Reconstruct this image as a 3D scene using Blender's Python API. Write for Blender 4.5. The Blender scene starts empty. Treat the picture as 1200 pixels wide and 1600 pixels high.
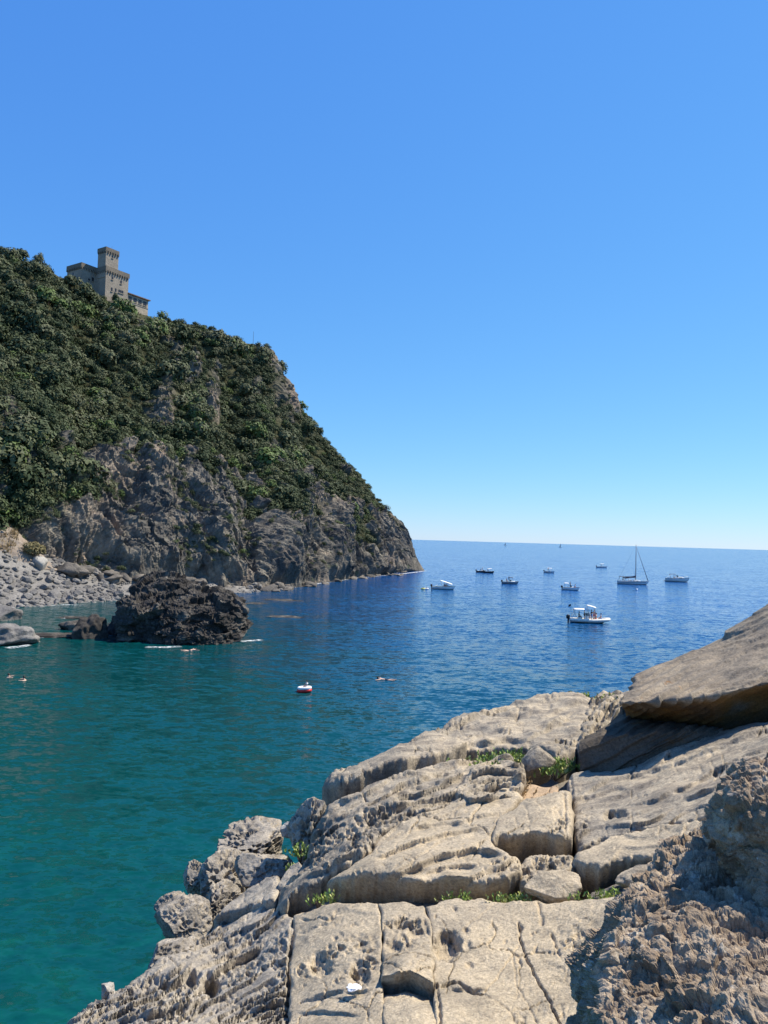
import bpy, math, random
import numpy as np
from mathutils import Matrix, Vector

R = math.radians
scene = bpy.context.scene

# ------------------------------------------------------------------ camera
EYE = 13.5                      # metres above the sea
FOC = 1155.0                    # focal length in pixels of the 1200 x 1600 photograph
PITCH, ROLL = 2.06, 1.67
cam_data = bpy.data.cameras.new('camera')
cam = bpy.data.objects.new('camera', cam_data)
scene.collection.objects.link(cam)
CAM = Matrix.Translation((0, 0, EYE)) @ Matrix.Rotation(R(90 + PITCH), 4, 'X') @ Matrix.Rotation(R(ROLL), 4, 'Z')
cam.matrix_world = CAM
cam_data.sensor_fit = 'VERTICAL'
cam_data.sensor_height = 24.0
cam_data.lens = 24.0 * FOC / 1600.0
cam_data.clip_start = 0.1
cam_data.clip_end = 90000
scene.camera = cam
CM = np.array(CAM.to_3x3())

# ------------------------------------------------------------------ sky, sun, exposure
SUN_AZ, SUN_EL = 67.0, 55.0     # degrees right of the view direction, above the horizon
world = bpy.data.worlds.new('World'); scene.world = world; world.use_nodes = True
wn = world.node_tree.nodes
sky_node = wn.new('ShaderNodeTexSky'); sky_node.sky_type = 'NISHITA'; sky_node.sun_disc = False
sky_node.sun_elevation = R(SUN_EL); sky_node.sun_rotation = R(SUN_AZ)
sky_node.altitude = 0; sky_node.air_density = 1.0; sky_node.dust_density = 0.0; sky_node.ozone_density = 10.0
wn['Background'].inputs['Strength'].default_value = 0.096
# the camera's tone curve for the whole sky, one power per channel
_sep = wn.new('ShaderNodeSeparateColor'); _com = wn.new('ShaderNodeCombineColor')
world.node_tree.links.new(sky_node.outputs[0], _sep.inputs[0])
for _i, (_k, _g) in enumerate(((0.80, 0.93), (1.48, 0.70), (3.60, 0.34))):
    _p = wn.new('ShaderNodeMath'); _p.operation = 'POWER'; _p.inputs[1].default_value = _g
    _m = wn.new('ShaderNodeMath'); _m.operation = 'MULTIPLY'; _m.inputs[1].default_value = _k
    world.node_tree.links.new(_sep.outputs[_i], _p.inputs[0]); world.node_tree.links.new(_p.outputs[0], _m.inputs[0]); world.node_tree.links.new(_m.outputs[0], _com.inputs[_i])
world.node_tree.links.new(_com.outputs[0], wn['Background'].inputs[0])
to_sun = Vector((math.sin(R(SUN_AZ)) * math.cos(R(SUN_EL)), math.cos(R(SUN_AZ)) * math.cos(R(SUN_EL)), math.sin(R(SUN_EL))))
sun_data = bpy.data.lights.new('sun', 'SUN'); sun_data.energy = 5.0; sun_data.angle = R(0.53); sun_data.color = (1.0, 0.92, 0.77)
sun = bpy.data.objects.new('sun', sun_data); scene.collection.objects.link(sun)
sun.rotation_euler = to_sun.to_track_quat('Z', 'Y').to_euler(); sun.location = (60, 0, 120)
vs = scene.view_settings
vs.view_transform = 'Standard'; vs.look = 'None'; vs.exposure = 0.65; vs.gamma = 1.0; vs.use_curve_mapping = False

# ------------------------------------------------------------------ helpers: pixels to points, noise, meshes
rng = np.random.default_rng(7)
random.seed(7)
COL = scene.collection

def ray(px, py):
    px = np.asarray(px, float); py = np.asarray(py, float)
    c = np.stack([(px - 600) / FOC, -(py - 800) / FOC, -np.ones_like(px)], -1)
    w = c @ CM.T
    return w / w[..., 1:2]          # one metre forward (world y)

def pix(px, py, t):
    p = ray(px, py) * np.asarray(t, float)[..., None]
    p[..., 2] += EYE
    return p

def sea_at(px, py, z=0.0):
    r = ray(px, py); t = (z - EYE) / r[..., 2]
    return pix(px, py, t)

def project(P):
    q = (P - np.array([0, 0, EYE])) @ CM
    return 600 + FOC * q[..., 0] / -q[..., 2], 800 - FOC * q[..., 1] / -q[..., 2]

def _u(a): return np.asarray(a).astype(np.int64).astype(np.uint32) if np.asarray(a).dtype != np.uint32 else a
def _hash(ix, iy, iz, seed):
    with np.errstate(over='ignore'):
        h = _u(ix) * np.uint32(374761393) + _u(iy) * np.uint32(668265263) + _u(iz) * np.uint32(2147483629) + np.uint32((seed * 974634777) & 0xFFFFFFFF)
        h = (h ^ (h >> np.uint32(13))) * np.uint32(1274126177)
        h = (h ^ (h >> np.uint32(16))) * np.uint32(2654435761)
        return h ^ (h >> np.uint32(15))

_ang = np.arange(1024) * (2 * math.pi / 1024); _COS, _SIN = np.cos(_ang).astype(np.float32), np.sin(_ang).astype(np.float32)
_CZ = (np.arange(1024) / 511.5 - 1).astype(np.float32); _SZ = np.sqrt(np.clip(1 - _CZ ** 2, 0, 1)).astype(np.float32)
def noise3(P, seed=0):
    """gradient noise, about -1..1"""
    shp = P.shape[:-1]; P = P.reshape(-1, 3)
    F = np.floor(P); I = F.astype(np.int64).astype(np.uint32); f = (P - F).astype(np.float32)
    u = f * f * f * (f * (f * 6 - 15) + 10)
    out = 0; one = np.uint32(1)
    for dx in (0, 1):
        wx = u[:, 0] if dx else 1 - u[:, 0]
        for dy in (0, 1):
            wxy = wx * (u[:, 1] if dy else 1 - u[:, 1])
            for dz in (0, 1):
                w = wxy * (u[:, 2] if dz else 1 - u[:, 2])
                h = _hash(I[:, 0] + one * dx, I[:, 1] + one * dy, I[:, 2] + one * dz, seed)
                a = h & np.uint32(1023); c = (h >> np.uint32(10)) & np.uint32(1023)
                s = _SZ[c]
                out = out + w * (s * _COS[a] * (f[:, 0] - dx) + s * _SIN[a] * (f[:, 1] - dy) + _CZ[c] * (f[:, 2] - dz))
    return (out * 1.6).astype(np.float64).reshape(shp)

def fbm(P, octaves=4, seed=0, gain=0.5, lac=2.03):
    s = 0; a = 1.0; n = 0
    for o in range(octaves):
        s = s + a * noise3(P * lac ** o, seed + o * 17); n += a; a *= gain
    return s / n

def ridged(P, octaves=4, seed=0, gain=0.5):
    s = 0; a = 1.0; n = 0
    for o in range(octaves):
        s = s + a * (1 - 2 * np.abs(noise3(P * 2.07 ** o, seed + o * 31))); n += a; a *= gain
    return s / n

def worley2(Q, seed=0):
    """F1, F2 and a random value of the nearest cell, for 2D points"""
    I = np.floor(Q).astype(np.int64); f = Q - I
    z0 = np.zeros(len(Q), np.int64)
    F1 = np.full(len(Q), 9.0); F2 = np.full(len(Q), 9.0); V = np.zeros(len(Q))
    for dx in (-1, 0, 1):
        for dy in (-1, 0, 1):
            h = _hash(I[:, 0] + dx, I[:, 1] + dy, z0, seed).astype(np.int64)
            jx = (h & 1023) / 1023.0; jy = ((h >> 10) & 1023) / 1023.0; v = ((h >> 20) & 1023) / 1023.0
            d = np.hypot(dx + jx - f[:, 0], dy + jy - f[:, 1])
            nb = d < F1
            F2 = np.where(nb, F1, np.minimum(F2, d)); V = np.where(nb, v, V); F1 = np.where(nb, d, F1)
    return F1, F2, V

def worley3(P, seed=0):
    shp = P.shape[:-1]; P = P.reshape(-1, 3)
    I = np.floor(P).astype(np.int64); f = P - I
    F1 = np.full(len(P), 9.0); F2 = np.full(len(P), 9.0); V = np.zeros(len(P))
    for dx in (-1, 0, 1):
        for dy in (-1, 0, 1):
            for dz in (-1, 0, 1):
                h = _hash(I[:, 0] + dx, I[:, 1] + dy, I[:, 2] + dz, seed).astype(np.int32)
                d = np.sqrt((dx + (h & 255) / np.float32(255) - f[:, 0]) ** 2 + (dy + ((h >> 8) & 255) / np.float32(255) - f[:, 1]) ** 2 + (dz + ((h >> 16) & 255) / np.float32(255) - f[:, 2]) ** 2)
                nb = d < F1
                F2 = np.where(nb, F1, np.minimum(F2, d)); V = np.where(nb, ((h >> 24) & 255) / 255.0, V); F1 = np.where(nb, d, F1)
    return F1.reshape(shp), F2.reshape(shp), V.reshape(shp)

def sstep(a, b, x):
    t = np.clip((x - a) / (b - a), 0, 1); return t * t * (3 - 2 * t)

def mesh_np(name, V, F, mat=None, smooth=True, attrs=None):
    """V (n,3); F (m,k) with k = 3 or 4"""
    V = np.asarray(V, np.float32); F = np.asarray(F, np.int32)
    me = bpy.data.meshes.new(name)
    k = F.shape[1]
    me.vertices.add(len(V)); me.vertices.foreach_set('co', V.ravel())
    me.loops.add(F.size); me.loops.foreach_set('vertex_index', F.ravel())
    me.polygons.add(len(F)); me.polygons.foreach_set('loop_start', np.arange(0, F.size, k, dtype=np.int32))
    me.polygons.foreach_set('use_smooth', np.full(len(F), bool(smooth)))
    for an, av in (attrs or {}).items():
        a = me.attributes.new(an, 'FLOAT', 'POINT'); a.data.foreach_set('value', np.asarray(av, np.float32).ravel())
    me.update(calc_edges=True)
    if mat: me.materials.append(mat)
    return me

def link(name, data, parent=None, loc=None, rotz=None):
    o = bpy.data.objects.new(name, data); COL.objects.link(o)
    if parent is not None: o.parent = parent
    if loc is not None: o.location = loc
    if rotz is not None: o.rotation_euler = (0, 0, rotz)
    return o

def tag(o, label=None, cat=None, group=None, kind=None):
    if label: o['label'] = label
    if cat: o['category'] = cat
    if group: o['group'] = group
    if kind: o['kind'] = kind
    return o

def empty(name, loc, rotz=0.0):
    o = link(name, None, None, loc, rotz); o.empty_display_size = 0.3
    return o

def grid_faces(nu, nv, wrap=False):
    i = np.arange(nu - 1); j = np.arange(nv if wrap else nv - 1)
    I, J = np.meshgrid(i, j, indexing='ij'); J2 = (J + 1) % nv
    return np.stack([I * nv + J, (I + 1) * nv + J, (I + 1) * nv + J2, I * nv + J2], -1).reshape(-1, 4)

def grid_normals(P):
    du = np.gradient(P, axis=0); dv = np.gradient(P, axis=1)
    n = np.cross(du, dv); return n / (np.linalg.norm(n, axis=-1, keepdims=True) + 1e-9)

class MB:
    """collects boxes, tubes and lofts; build() links them as one mesh object"""
    def __init__(s): s.v = []; s.f = []
    def add(s, V, F):
        b = len(s.v); s.v += [tuple(map(float, p)) for p in V]; s.f += [tuple(b + i for i in f) for f in F]; return s
    def box(s, c, d, rz=0.0, taper=1.0):
        cx, cy, cz = c; x, y, z = d[0] / 2, d[1] / 2, d[2] / 2; V = []
        for k, sz in ((1, -1), (taper, 1)):
            for sx, sy in ((-1, -1), (1, -1), (1, 1), (-1, 1)):
                a, b = sx * x * k, sy * y * k
                V.append((cx + a * math.cos(rz) - b * math.sin(rz), cy + a * math.sin(rz) + b * math.cos(rz), cz + sz * z))
        return s.add(V, [(3, 2, 1, 0), (4, 5, 6, 7), (0, 1, 5, 4), (1, 2, 6, 5), (2, 3, 7, 6), (3, 0, 4, 7)])
    def tube(s, pts, r, n=6):
        pts = [Vector(p) for p in pts]; rs = r if isinstance(r, (list, tuple)) else [r] * len(pts)
        V = []
        for i, p in enumerate(pts):
            d = (pts[min(i + 1, len(pts) - 1)] - pts[max(i - 1, 0)]).normalized()
            a = d.cross(Vector((0, 0, 1)))
            if a.length < 1e-3: a = d.cross(Vector((1, 0, 0)))
            a.normalize(); b = d.cross(a)
            for k in range(n):
                th = 2 * math.pi * k / n; V.append(p + rs[i] * (math.cos(th) * a + math.sin(th) * b))
        F = [(i * n + k, i * n + (k + 1) % n, (i + 1) * n + (k + 1) % n, (i + 1) * n + k) for i in range(len(pts) - 1) for k in range(n)]
        F += [tuple(range(n))[::-1], tuple(range((len(pts) - 1) * n, len(pts) * n))]
        return s.add(V, F)
    def loft(s, rings, cap=True, closed=True):
        n = len(rings[0]); V = [p for r in rings for p in r]
        m = n if closed else n - 1
        F = [(i * n + k, i * n + (k + 1) % n, (i + 1) * n + (k + 1) % n, (i + 1) * n + k) for i in range(len(rings) - 1) for k in range(m)]
        if cap: F += [tuple(range(n))[::-1], tuple(range((len(rings) - 1) * n, len(rings) * n))]
        return s.add(V, F)
    def ball(s, c, r, nu=8, nv=6):
        rx, ry, rz = (r, r, r) if not isinstance(r, (tuple, list)) else r
        rings = []
        for i in range(nv + 1):
            th = math.pi * (0.04 + 0.92 * i / nv)
            rings.append([(c[0] + rx * math.sin(th) * math.cos(2 * math.pi * k / nu), c[1] + ry * math.sin(th) * math.sin(2 * math.pi * k / nu), c[2] - rz * math.cos(th)) for k in range(nu)])
        return s.loft(rings)
    def build(s, name, mat, parent=None, smooth=False, loc=None, rotz=None):
        me = bpy.data.meshes.new(name); me.from_pydata(s.v, [], s.f); me.materials.append(mat)
        if smooth: me.polygons.foreach_set('use_smooth', np.full(len(me.polygons), True))
        me.update(); return link(name, me, parent, loc, rotz)

# ------------------------------------------------------------------ materials
def material(name, rough=0.8, spec=0.3, color=(0.5, 0.5, 0.5), metal=0.0):
    m = bpy.data.materials.new(name); m.use_nodes = True
    b = m.node_tree.nodes['Principled BSDF']
    b.inputs['Base Color'].default_value = (*color, 1); b.inputs['Roughness'].default_value = rough
    b.inputs['Specular IOR Level'].default_value = spec; b.inputs['Metallic'].default_value = metal
    return m

class NT:
    def __init__(s, m):
        s.t = m.node_tree; s.n = s.t.nodes; s.b = s.n['Principled BSDF']; s.out = s.n['Material Output']
        s.pos = s.n.new('ShaderNodeNewGeometry').outputs['Position']
    def l(s, a, b): s.t.links.new(a, b)
    def mapped(s, src, scale=(1, 1, 1), rot=(0, 0, 0)):
        k = s.n.new('ShaderNodeMapping'); k.inputs['Scale'].default_value = scale; k.inputs['Rotation'].default_value = rot
        s.l(src, k.inputs['Vector']); return k.outputs[0]
    def noise(s, vec, scale, detail=4, rough=0.55, dist=0.0):
        k = s.n.new('ShaderNodeTexNoise'); k.inputs['Scale'].default_value = scale; k.inputs['Detail'].default_value = detail
        k.inputs['Roughness'].default_value = rough; k.inputs['Distortion'].default_value = dist; s.l(vec, k.inputs['Vector']); return k.outputs[0]
    def voro(s, vec, scale, feature='F1', out=0):
        k = s.n.new('ShaderNodeTexVoronoi'); k.feature = feature; k.inputs['Scale'].default_value = scale; s.l(vec, k.inputs['Vector']); return k.outputs[out]
    def ramp(s, fac, stops):
        k = s.n.new('ShaderNodeValToRGB'); e = k.color_ramp.elements
        while len(e) < len(stops): e.new(0.5)
        for q, (p, c) in zip(e, stops):
            q.position = p; q.color = (c, c, c, 1) if isinstance(c, (int, float)) else (*c, 1)
        s.l(fac, k.inputs[0]); return k.outputs[0]
    def mix(s, fac, a, b, mode='MIX'):
        k = s.n.new('ShaderNodeMix'); k.data_type = 'RGBA'; k.blend_type = mode
        for i, v in ((0, fac), (6, a), (7, b)):
            if isinstance(v, (int, float)): k.inputs[i].default_value = v
            elif isinstance(v, tuple): k.inputs[i].default_value = (*v, 1)
            else: s.l(v, k.inputs[i])
        return k.outputs[2]
    def math(s, op, a, b=None):
        k = s.n.new('ShaderNodeMath'); k.operation = op
        for i, v in ((0, a), (1, b)):
            if v is None: continue
            if isinstance(v, (int, float)): k.inputs[i].default_value = v
            else: s.l(v, k.inputs[i])
        return k.outputs[0]
    def attr(s, name):
        k = s.n.new('ShaderNodeAttribute'); k.attribute_name = name; return k.outputs['Fac']
    def bump(s, h, strength, dist, prev=None):
        k = s.n.new('ShaderNodeBump'); k.inputs['Strength'].default_value = strength; k.inputs['Distance'].default_value = dist
        s.l(h, k.inputs['Height'])
        if prev is not None: s.l(prev, k.inputs['Normal'])
        return k.outputs[0]
    def color(s, c): s.l(c, s.b.inputs['Base Color'])
    def normal(s, n): s.l(n, s.b.inputs['Normal'])

def rock_material(name, a, b, dark, sc=1.0, stain=0.5, lichen=None, grain=0.004, lich_amt=(0.66, 0.74), streak=None, lichen_shade=None):
    m = material(name, 0.92, 0.12); t = NT(m)
    a, b, dark = (tuple(0.95 * x for x in q) for q in (a, b, dark)); lichen = tuple(0.82 * x for x in lichen) if lichen else None
    p = t.pos
    c = t.mix(t.ramp(t.noise(p, 0.8 * sc, 5, 0.65, 0.8), [(0.38, 0.0), (0.60, 1.0)]), a, b)
    c = t.mix(t.math('MULTIPLY', t.ramp(t.noise(p, 1.9 * sc, 7, 0.7, 0.6), [(0.47, 0.0), (0.66, 1.0)]), stain), c, dark)
    if streak:
        q = t.mapped(p, (0.6 * sc, 5.0 * sc, 5.0 * sc), (0, 0, R(-27)))
        c = t.mix(t.math('MULTIPLY', t.ramp(t.noise(q, 1.0, 5, 0.65, 0.5), [(0.48, 0.0), (0.66, 1.0)]), streak), c, dark)
    if lichen:
        c = t.mix(t.ramp(t.noise(p, 1.7 * sc, 6, 0.7), [(lich_amt[0], 0.0), (lich_amt[1], 0.85)]), c, lichen)
    if lichen_shade:      # orange lichen mixed with dark brown standing in for the overhang's shade
        lc = t.mix(t.ramp(t.noise(p, 0.9 * sc, 5, 0.65), [(0.42, 0.0), (0.60, 1.0)]), (0.085, 0.062, 0.045), lichen_shade)
        c = t.mix(t.math('MULTIPLY', t.attr('lichen_shade'), 0.85), c, lc)
    spots = t.ramp(t.noise(p, 13 * sc, 5, 0.75), [(0.56, 0.0), (0.70, 0.65)])
    c = t.mix(spots, c, tuple(0.55 * x for x in dark))
    c = t.mix(1.0, c, t.ramp(t.noise(p, 30 * sc, 5, 0.75), [(0.25, 0.5), (0.75, 1.4)]), 'MULTIPLY')
    t.color(c)
    n = t.bump(t.noise(p, 6 * sc, 6, 0.7), 0.8, 0.05 / sc)
    n = t.bump(t.noise(p, 26 * sc, 5, 0.7), 0.9, 0.018 / sc, n)
    n = t.bump(t.noise(p, 90 * sc, 3, 0.7), 0.6, grain / sc, n)
    t.normal(n)
    return m

M = {}
M['tan'] = rock_material('tan_sandstone', (0.535, 0.435, 0.30), (0.42, 0.35, 0.255), (0.21, 0.178, 0.135), 1.0, 0.6, (0.60, 0.46, 0.27))
M['mid'] = rock_material('weathered_sandstone', (0.48, 0.40, 0.29), (0.34, 0.295, 0.23), (0.14, 0.122, 0.105), 1.0, 0.65, None, streak=0.65)
M['grey'] = rock_material('grey_weathered_sandstone', (0.46, 0.40, 0.315), (0.31, 0.275, 0.23), (0.11, 0.098, 0.085), 1.0, 0.7)
M['shade'] = rock_material('shade_lichened_sandstone', (0.33, 0.275, 0.205), (0.24, 0.20, 0.155), (0.11, 0.093, 0.076), 0.8, 0.6, (0.34, 0.15, 0.03), 0.004, (0.66, 0.74), streak=0.45, lichen_shade=(0.20, 0.10, 0.025))
M['dark_block'] = rock_material('shade_lichened_rock', (0.155, 0.125, 0.09), (0.12, 0.10, 0.078), (0.06, 0.05, 0.04), 0.8, 0.5, (0.24, 0.11, 0.025), 0.004, (0.58, 0.70))  # lichen patches over a base darkened to imitate shade below the overhang
M['conglomerate'] = rock_material('conglomerate', (0.48, 0.385, 0.28), (0.30, 0.225, 0.155), (0.13, 0.097, 0.069), 5.0, 0.7, (0.64, 0.58, 0.48), 0.02, (0.58, 0.66))
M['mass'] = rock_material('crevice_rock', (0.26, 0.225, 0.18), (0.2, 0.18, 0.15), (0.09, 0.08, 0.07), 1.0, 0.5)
M['earth'] = rock_material('sandy_earth', (0.46, 0.33, 0.21), (0.40, 0.30, 0.2), (0.25, 0.18, 0.12), 2.0, 0.4)
M['sea_rock'] = rock_material('dark_sea_rock', (0.095, 0.085, 0.075), (0.055, 0.05, 0.046), (0.028, 0.026, 0.024), 0.25, 0.6, (0.27, 0.24, 0.20), 0.05, (0.50, 0.66))
M['beach_stone'] = rock_material('beach_stone', (0.27, 0.255, 0.235), (0.18, 0.17, 0.16), (0.09, 0.085, 0.08), 0.15, 0.5)
M['foot_rock'] = rock_material('foot_rock', (0.22, 0.195, 0.165), (0.13, 0.118, 0.105), (0.06, 0.055, 0.05), 0.2, 0.6)
M['pale_stone'] = rock_material('pale_stone', (0.46, 0.43, 0.38), (0.38, 0.36, 0.32), (0.25, 0.23, 0.2), 0.4, 0.4)

def cliff_material():
    m = material('headland', 0.95, 0.1); t = NT(m); p = t.pos
    rock = t.mix(t.ramp(t.noise(p, 0.09, 5, 0.65, 0.5), [(0.35, 0.0), (0.65, 1.0)]), (0.24, 0.213, 0.168), (0.11, 0.102, 0.09))
    rock = t.mix(t.ramp(t.noise(p, 0.22, 6, 0.7), [(0.44, 0.0), (0.66, 0.9)]), rock, (0.045, 0.044, 0.044))
    rock = t.mix(t.ramp(t.noise(p, 0.06, 4, 0.6, 1.0), [(0.56, 0.0), (0.70, 0.75)]), rock, (0.33, 0.255, 0.19))
    rock = t.mix(t.ramp(t.noise(p, 0.31, 5, 0.6), [(0.62, 0.0), (0.70, 0.55)]), rock, (0.075, 0.10, 0.05))
    rock = t.mix(t.attr('tan'), rock, (0.36, 0.27, 0.19))
    rock = t.mix(1.0, rock, t.ramp(t.noise(p, 1.3, 5, 0.7), [(0.25, 0.5), (0.75, 1.4)]), 'MULTIPLY')
    soil = t.mix(t.noise(p, 0.3, 4), (0.075, 0.07, 0.035), (0.05, 0.055, 0.028))
    t.color(t.mix(t.attr('veg'), rock, soil))
    n = t.bump(t.noise(p, 0.6, 6, 0.75), 0.7, 0.5); n = t.bump(t.noise(p, 2.6, 5, 0.7), 0.6, 0.15, n)
    t.normal(n); return m
M['headland'] = cliff_material()

def leaf_material(name, stops, rough=0.7):
    m = material(name, rough, 0.18); t = NT(m)
    c = t.ramp(t.attr('tint'), stops)
    c = t.mix(1.0, c, t.ramp(t.noise(t.pos, 0.6, 3), [(0.3, 0.75), (0.7, 1.25)]), 'MULTIPLY')
    t.color(c); return m
M['scrub'] = leaf_material('scrub_leaves', [(0.0, (0.028, 0.045, 0.018)), (0.3, (0.052, 0.070, 0.030)), (0.6, (0.082, 0.096, 0.046)), (0.85, (0.118, 0.122, 0.070)), (1.0, (0.085, 0.13, 0.034))])
M['dry_bush'] = leaf_material('dry_leaves', [(0.0, (0.13, 0.115, 0.05)), (1.0, (0.22, 0.18, 0.09))])
M['dry_grass'] = leaf_material('dry_grass', [(0.0, (0.22, 0.15, 0.07)), (1.0, (0.34, 0.25, 0.13))])
M['succulent'] = leaf_material('rock_samphire', [(0.0, (0.13, 0.21, 0.04)), (0.6, (0.25, 0.33, 0.09)), (1.0, (0.45, 0.45, 0.18))], 0.5)
M['bark'] = material('bark', 0.9, 0.1, (0.10, 0.075, 0.055))

def stone_material(name, col, dark, sc=1.5):
    m = material(name, 0.92, 0.1); t = NT(m); p = t.pos
    c = t.mix(t.ramp(t.noise(p, 0.35, 5, 0.6), [(0.35, 0.0), (0.7, 1.0)]), col, dark)
    c = t.mix(1.0, c, t.ramp(t.noise(p, sc, 4, 0.7), [(0.25, 0.75), (0.75, 1.2)]), 'MULTIPLY')
    t.color(c); t.normal(t.bump(t.voro(p, 1.6), 0.35, 0.12)); return m
M['castle'] = stone_material('castle_stone', (0.33, 0.285, 0.225), (0.255, 0.22, 0.175))
M['castle_dark'] = stone_material('parapet_stone', (0.22, 0.185, 0.14), (0.15, 0.13, 0.105))
M['plaster'] = stone_material('pale_plaster', (0.43, 0.36, 0.27), (0.34, 0.29, 0.22))
M['roof'] = stone_material('roof_tile', (0.22, 0.15, 0.11), (0.15, 0.11, 0.09))

def plain(name, col, rough=0.5, spec=0.4, metal=0.0, var=0.12):
    m = material(name, rough, spec, col, metal); t = NT(m)
    c = t.mix(1.0, col, t.ramp(t.noise(t.pos, 3.0, 3), [(0.3, 1 - var), (0.7, 1 + var)]), 'MULTIPLY'); t.color(c); return m
M['gel'] = plain('white_gelcoat', (0.78, 0.78, 0.75), 0.3)
M['cream'] = plain('cream_rubber', (0.72, 0.70, 0.62), 0.55)
M['canvas'] = plain('white_canvas', (0.80, 0.79, 0.75), 0.8)
M['navy'] = plain('navy_canvas', (0.025, 0.035, 0.07), 0.7)
M['black'] = plain('black_cowling', (0.02, 0.02, 0.025), 0.35)
M['dark_hull'] = plain('dark_hull_paint', (0.03, 0.035, 0.045), 0.35)
M['green_hull'] = plain('green_bottom_paint', (0.03, 0.10, 0.08), 0.4)
M['grey_hull'] = plain('grey_hull_paint', (0.26, 0.27, 0.28), 0.4)
M['glass'] = plain('tinted_glass', (0.03, 0.04, 0.05), 0.1, 0.6)
M['window'] = plain('dark_window', (0.03, 0.03, 0.035), 0.25)
M['steel'] = plain('steel_tube', (0.45, 0.46, 0.47), 0.35, 0.5, 0.6)
M['alu'] = plain('grey_mast_paint', (0.16, 0.17, 0.19), 0.4)
M['wood'] = plain('teak_deck', (0.32, 0.21, 0.12), 0.6)
M['red'] = plain('red_vinyl', (0.62, 0.035, 0.03), 0.35)
M['white_vinyl'] = plain('white_vinyl', (0.8, 0.8, 0.8), 0.35)
M['yellow'] = plain('yellow_vinyl', (0.62, 0.60, 0.16), 0.4)
M['skin'] = plain('skin', (0.55, 0.37, 0.28), 0.6, 0.3)
M['hair'] = plain('dark_hair', (0.025, 0.018, 0.014), 0.6)
M['cloth_white'] = plain('white_cloth', (0.75, 0.75, 0.73), 0.85)
M['cloth_dark'] = plain('dark_cloth', (0.03, 0.035, 0.06), 0.85)
M['cloth_red'] = plain('red_cloth', (0.45, 0.05, 0.05), 0.85)
M['cloth_blue'] = plain('blue_cloth', (0.05, 0.14, 0.4), 0.85)
M['tissue'] = plain('white_paper', (0.82, 0.82, 0.83), 0.9)

def water_material():
    m = material('sea_water', 0.12, 0.30); t = NT(m); p = t.pos
    t.b.inputs['IOR'].default_value = 1.33
    # water over the shallow sandy bay is green, over the deep bottom blue
    sep = t.n.new('ShaderNodeSeparateXYZ'); t.l(p, sep.inputs[0])
    d = t.math('ADD', t.math('MULTIPLY', sep.outputs[0], 0.8), t.math('MULTIPLY', sep.outputs[1], 0.42))
    d = t.math('ADD', d, t.math('MULTIPLY', t.math('SUBTRACT', t.noise(p, 0.05, 4, 0.6), 0.5), 42.0))
    deep = t.ramp(t.math('MULTIPLY_ADD', d, 1 / 150.0) if False else t.math('MULTIPLY', t.math('ADD', d, 20.0), 1 / 150.0),
                  [(0.0, (0.001, 0.056, 0.050)), (0.25, (0.001, 0.045, 0.053)), (0.45, (0.0012, 0.042, 0.11)), (1.0, (0.0015, 0.05, 0.20))])
    # bottom showing through close to the shore rocks
    reef = t.ramp(t.noise(p, 0.35, 5, 0.65, 1.2), [(0.42, 0.0), (0.62, 1.0)])
    near = t.ramp(t.math('MULTIPLY', sep.outputs[1], 1 / 40.0), [(0.42, 1.0), (0.95, 0.0)])
    c = t.mix(t.math('MULTIPLY', t.math('MULTIPLY', reef, near), 0.5), deep, (0.004, 0.105, 0.078))
    weed = t.ramp(t.noise(p, 0.22, 6, 0.7, 1.5), [(0.50, 0.0), (0.66, 1.0)])
    c = t.mix(t.math('MULTIPLY', t.math('MULTIPLY', weed, near), 0.8), c, (0.001, 0.024, 0.022))
    t.color(c)
    # wavelets, short chop and a long slow swell as slopes of the surface
    def slope(scale, squash, rot, detail, rough, dist=0.0):
        q = t.mapped(p, (squash, 1.0, 1.0), (0, 0, R(rot)))
        k = t.n.new('ShaderNodeTexNoise'); k.inputs['Scale'].default_value = scale; k.inputs['Detail'].default_value = detail
        k.inputs['Roughness'].default_value = rough; k.inputs['Distortion'].default_value = dist; t.l(q, k.inputs['Vector'])
        v = t.n.new('ShaderNodeVectorMath'); v.operation = 'SUBTRACT'; t.l(k.outputs['Color'], v.inputs[0]); v.inputs[1].default_value = (.5, .5, .5); return v.outputs[0]
    def vmath(op, a, b):
        v = t.n.new('ShaderNodeVectorMath'); v.operation = op
        for i, x in ((0, a), (1, b)):
            if isinstance(x, tuple): v.inputs[i].default_value = x
            else: t.l(x, v.inputs[i])
        return v.outputs[0]
    w = vmath('MULTIPLY', slope(0.22, 0.4, 14, 2, 0.5), (0.14, 0.24, 0))
    w = vmath('ADD', w, vmath('MULTIPLY', slope(1.5, 0.5, 10, 3, 0.65, 0.3), (0.6, 1.15, 0)))
    w = vmath('ADD', w, vmath('MULTIPLY', slope(4.0, 0.6, -12, 2, 0.6), (0.4, 0.6, 0)))
    t.normal(vmath('NORMALIZE', vmath('ADD', w, (0, 0, 1)), (0, 0, 0))); return m
M['water'] = water_material()

def foam_material():
    m = material('sea_foam', 0.9, 0.2, (0.8, 0.83, 0.84)); t = NT(m)
    a = t.math('MULTIPLY', t.ramp(t.noise(t.pos, 1.3, 6, 0.75), [(0.44, 0.0), (0.56, 1.0)]), t.attr('cover'))
    t.l(a, t.b.inputs['Alpha']); return m
M['foam'] = foam_material()

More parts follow.
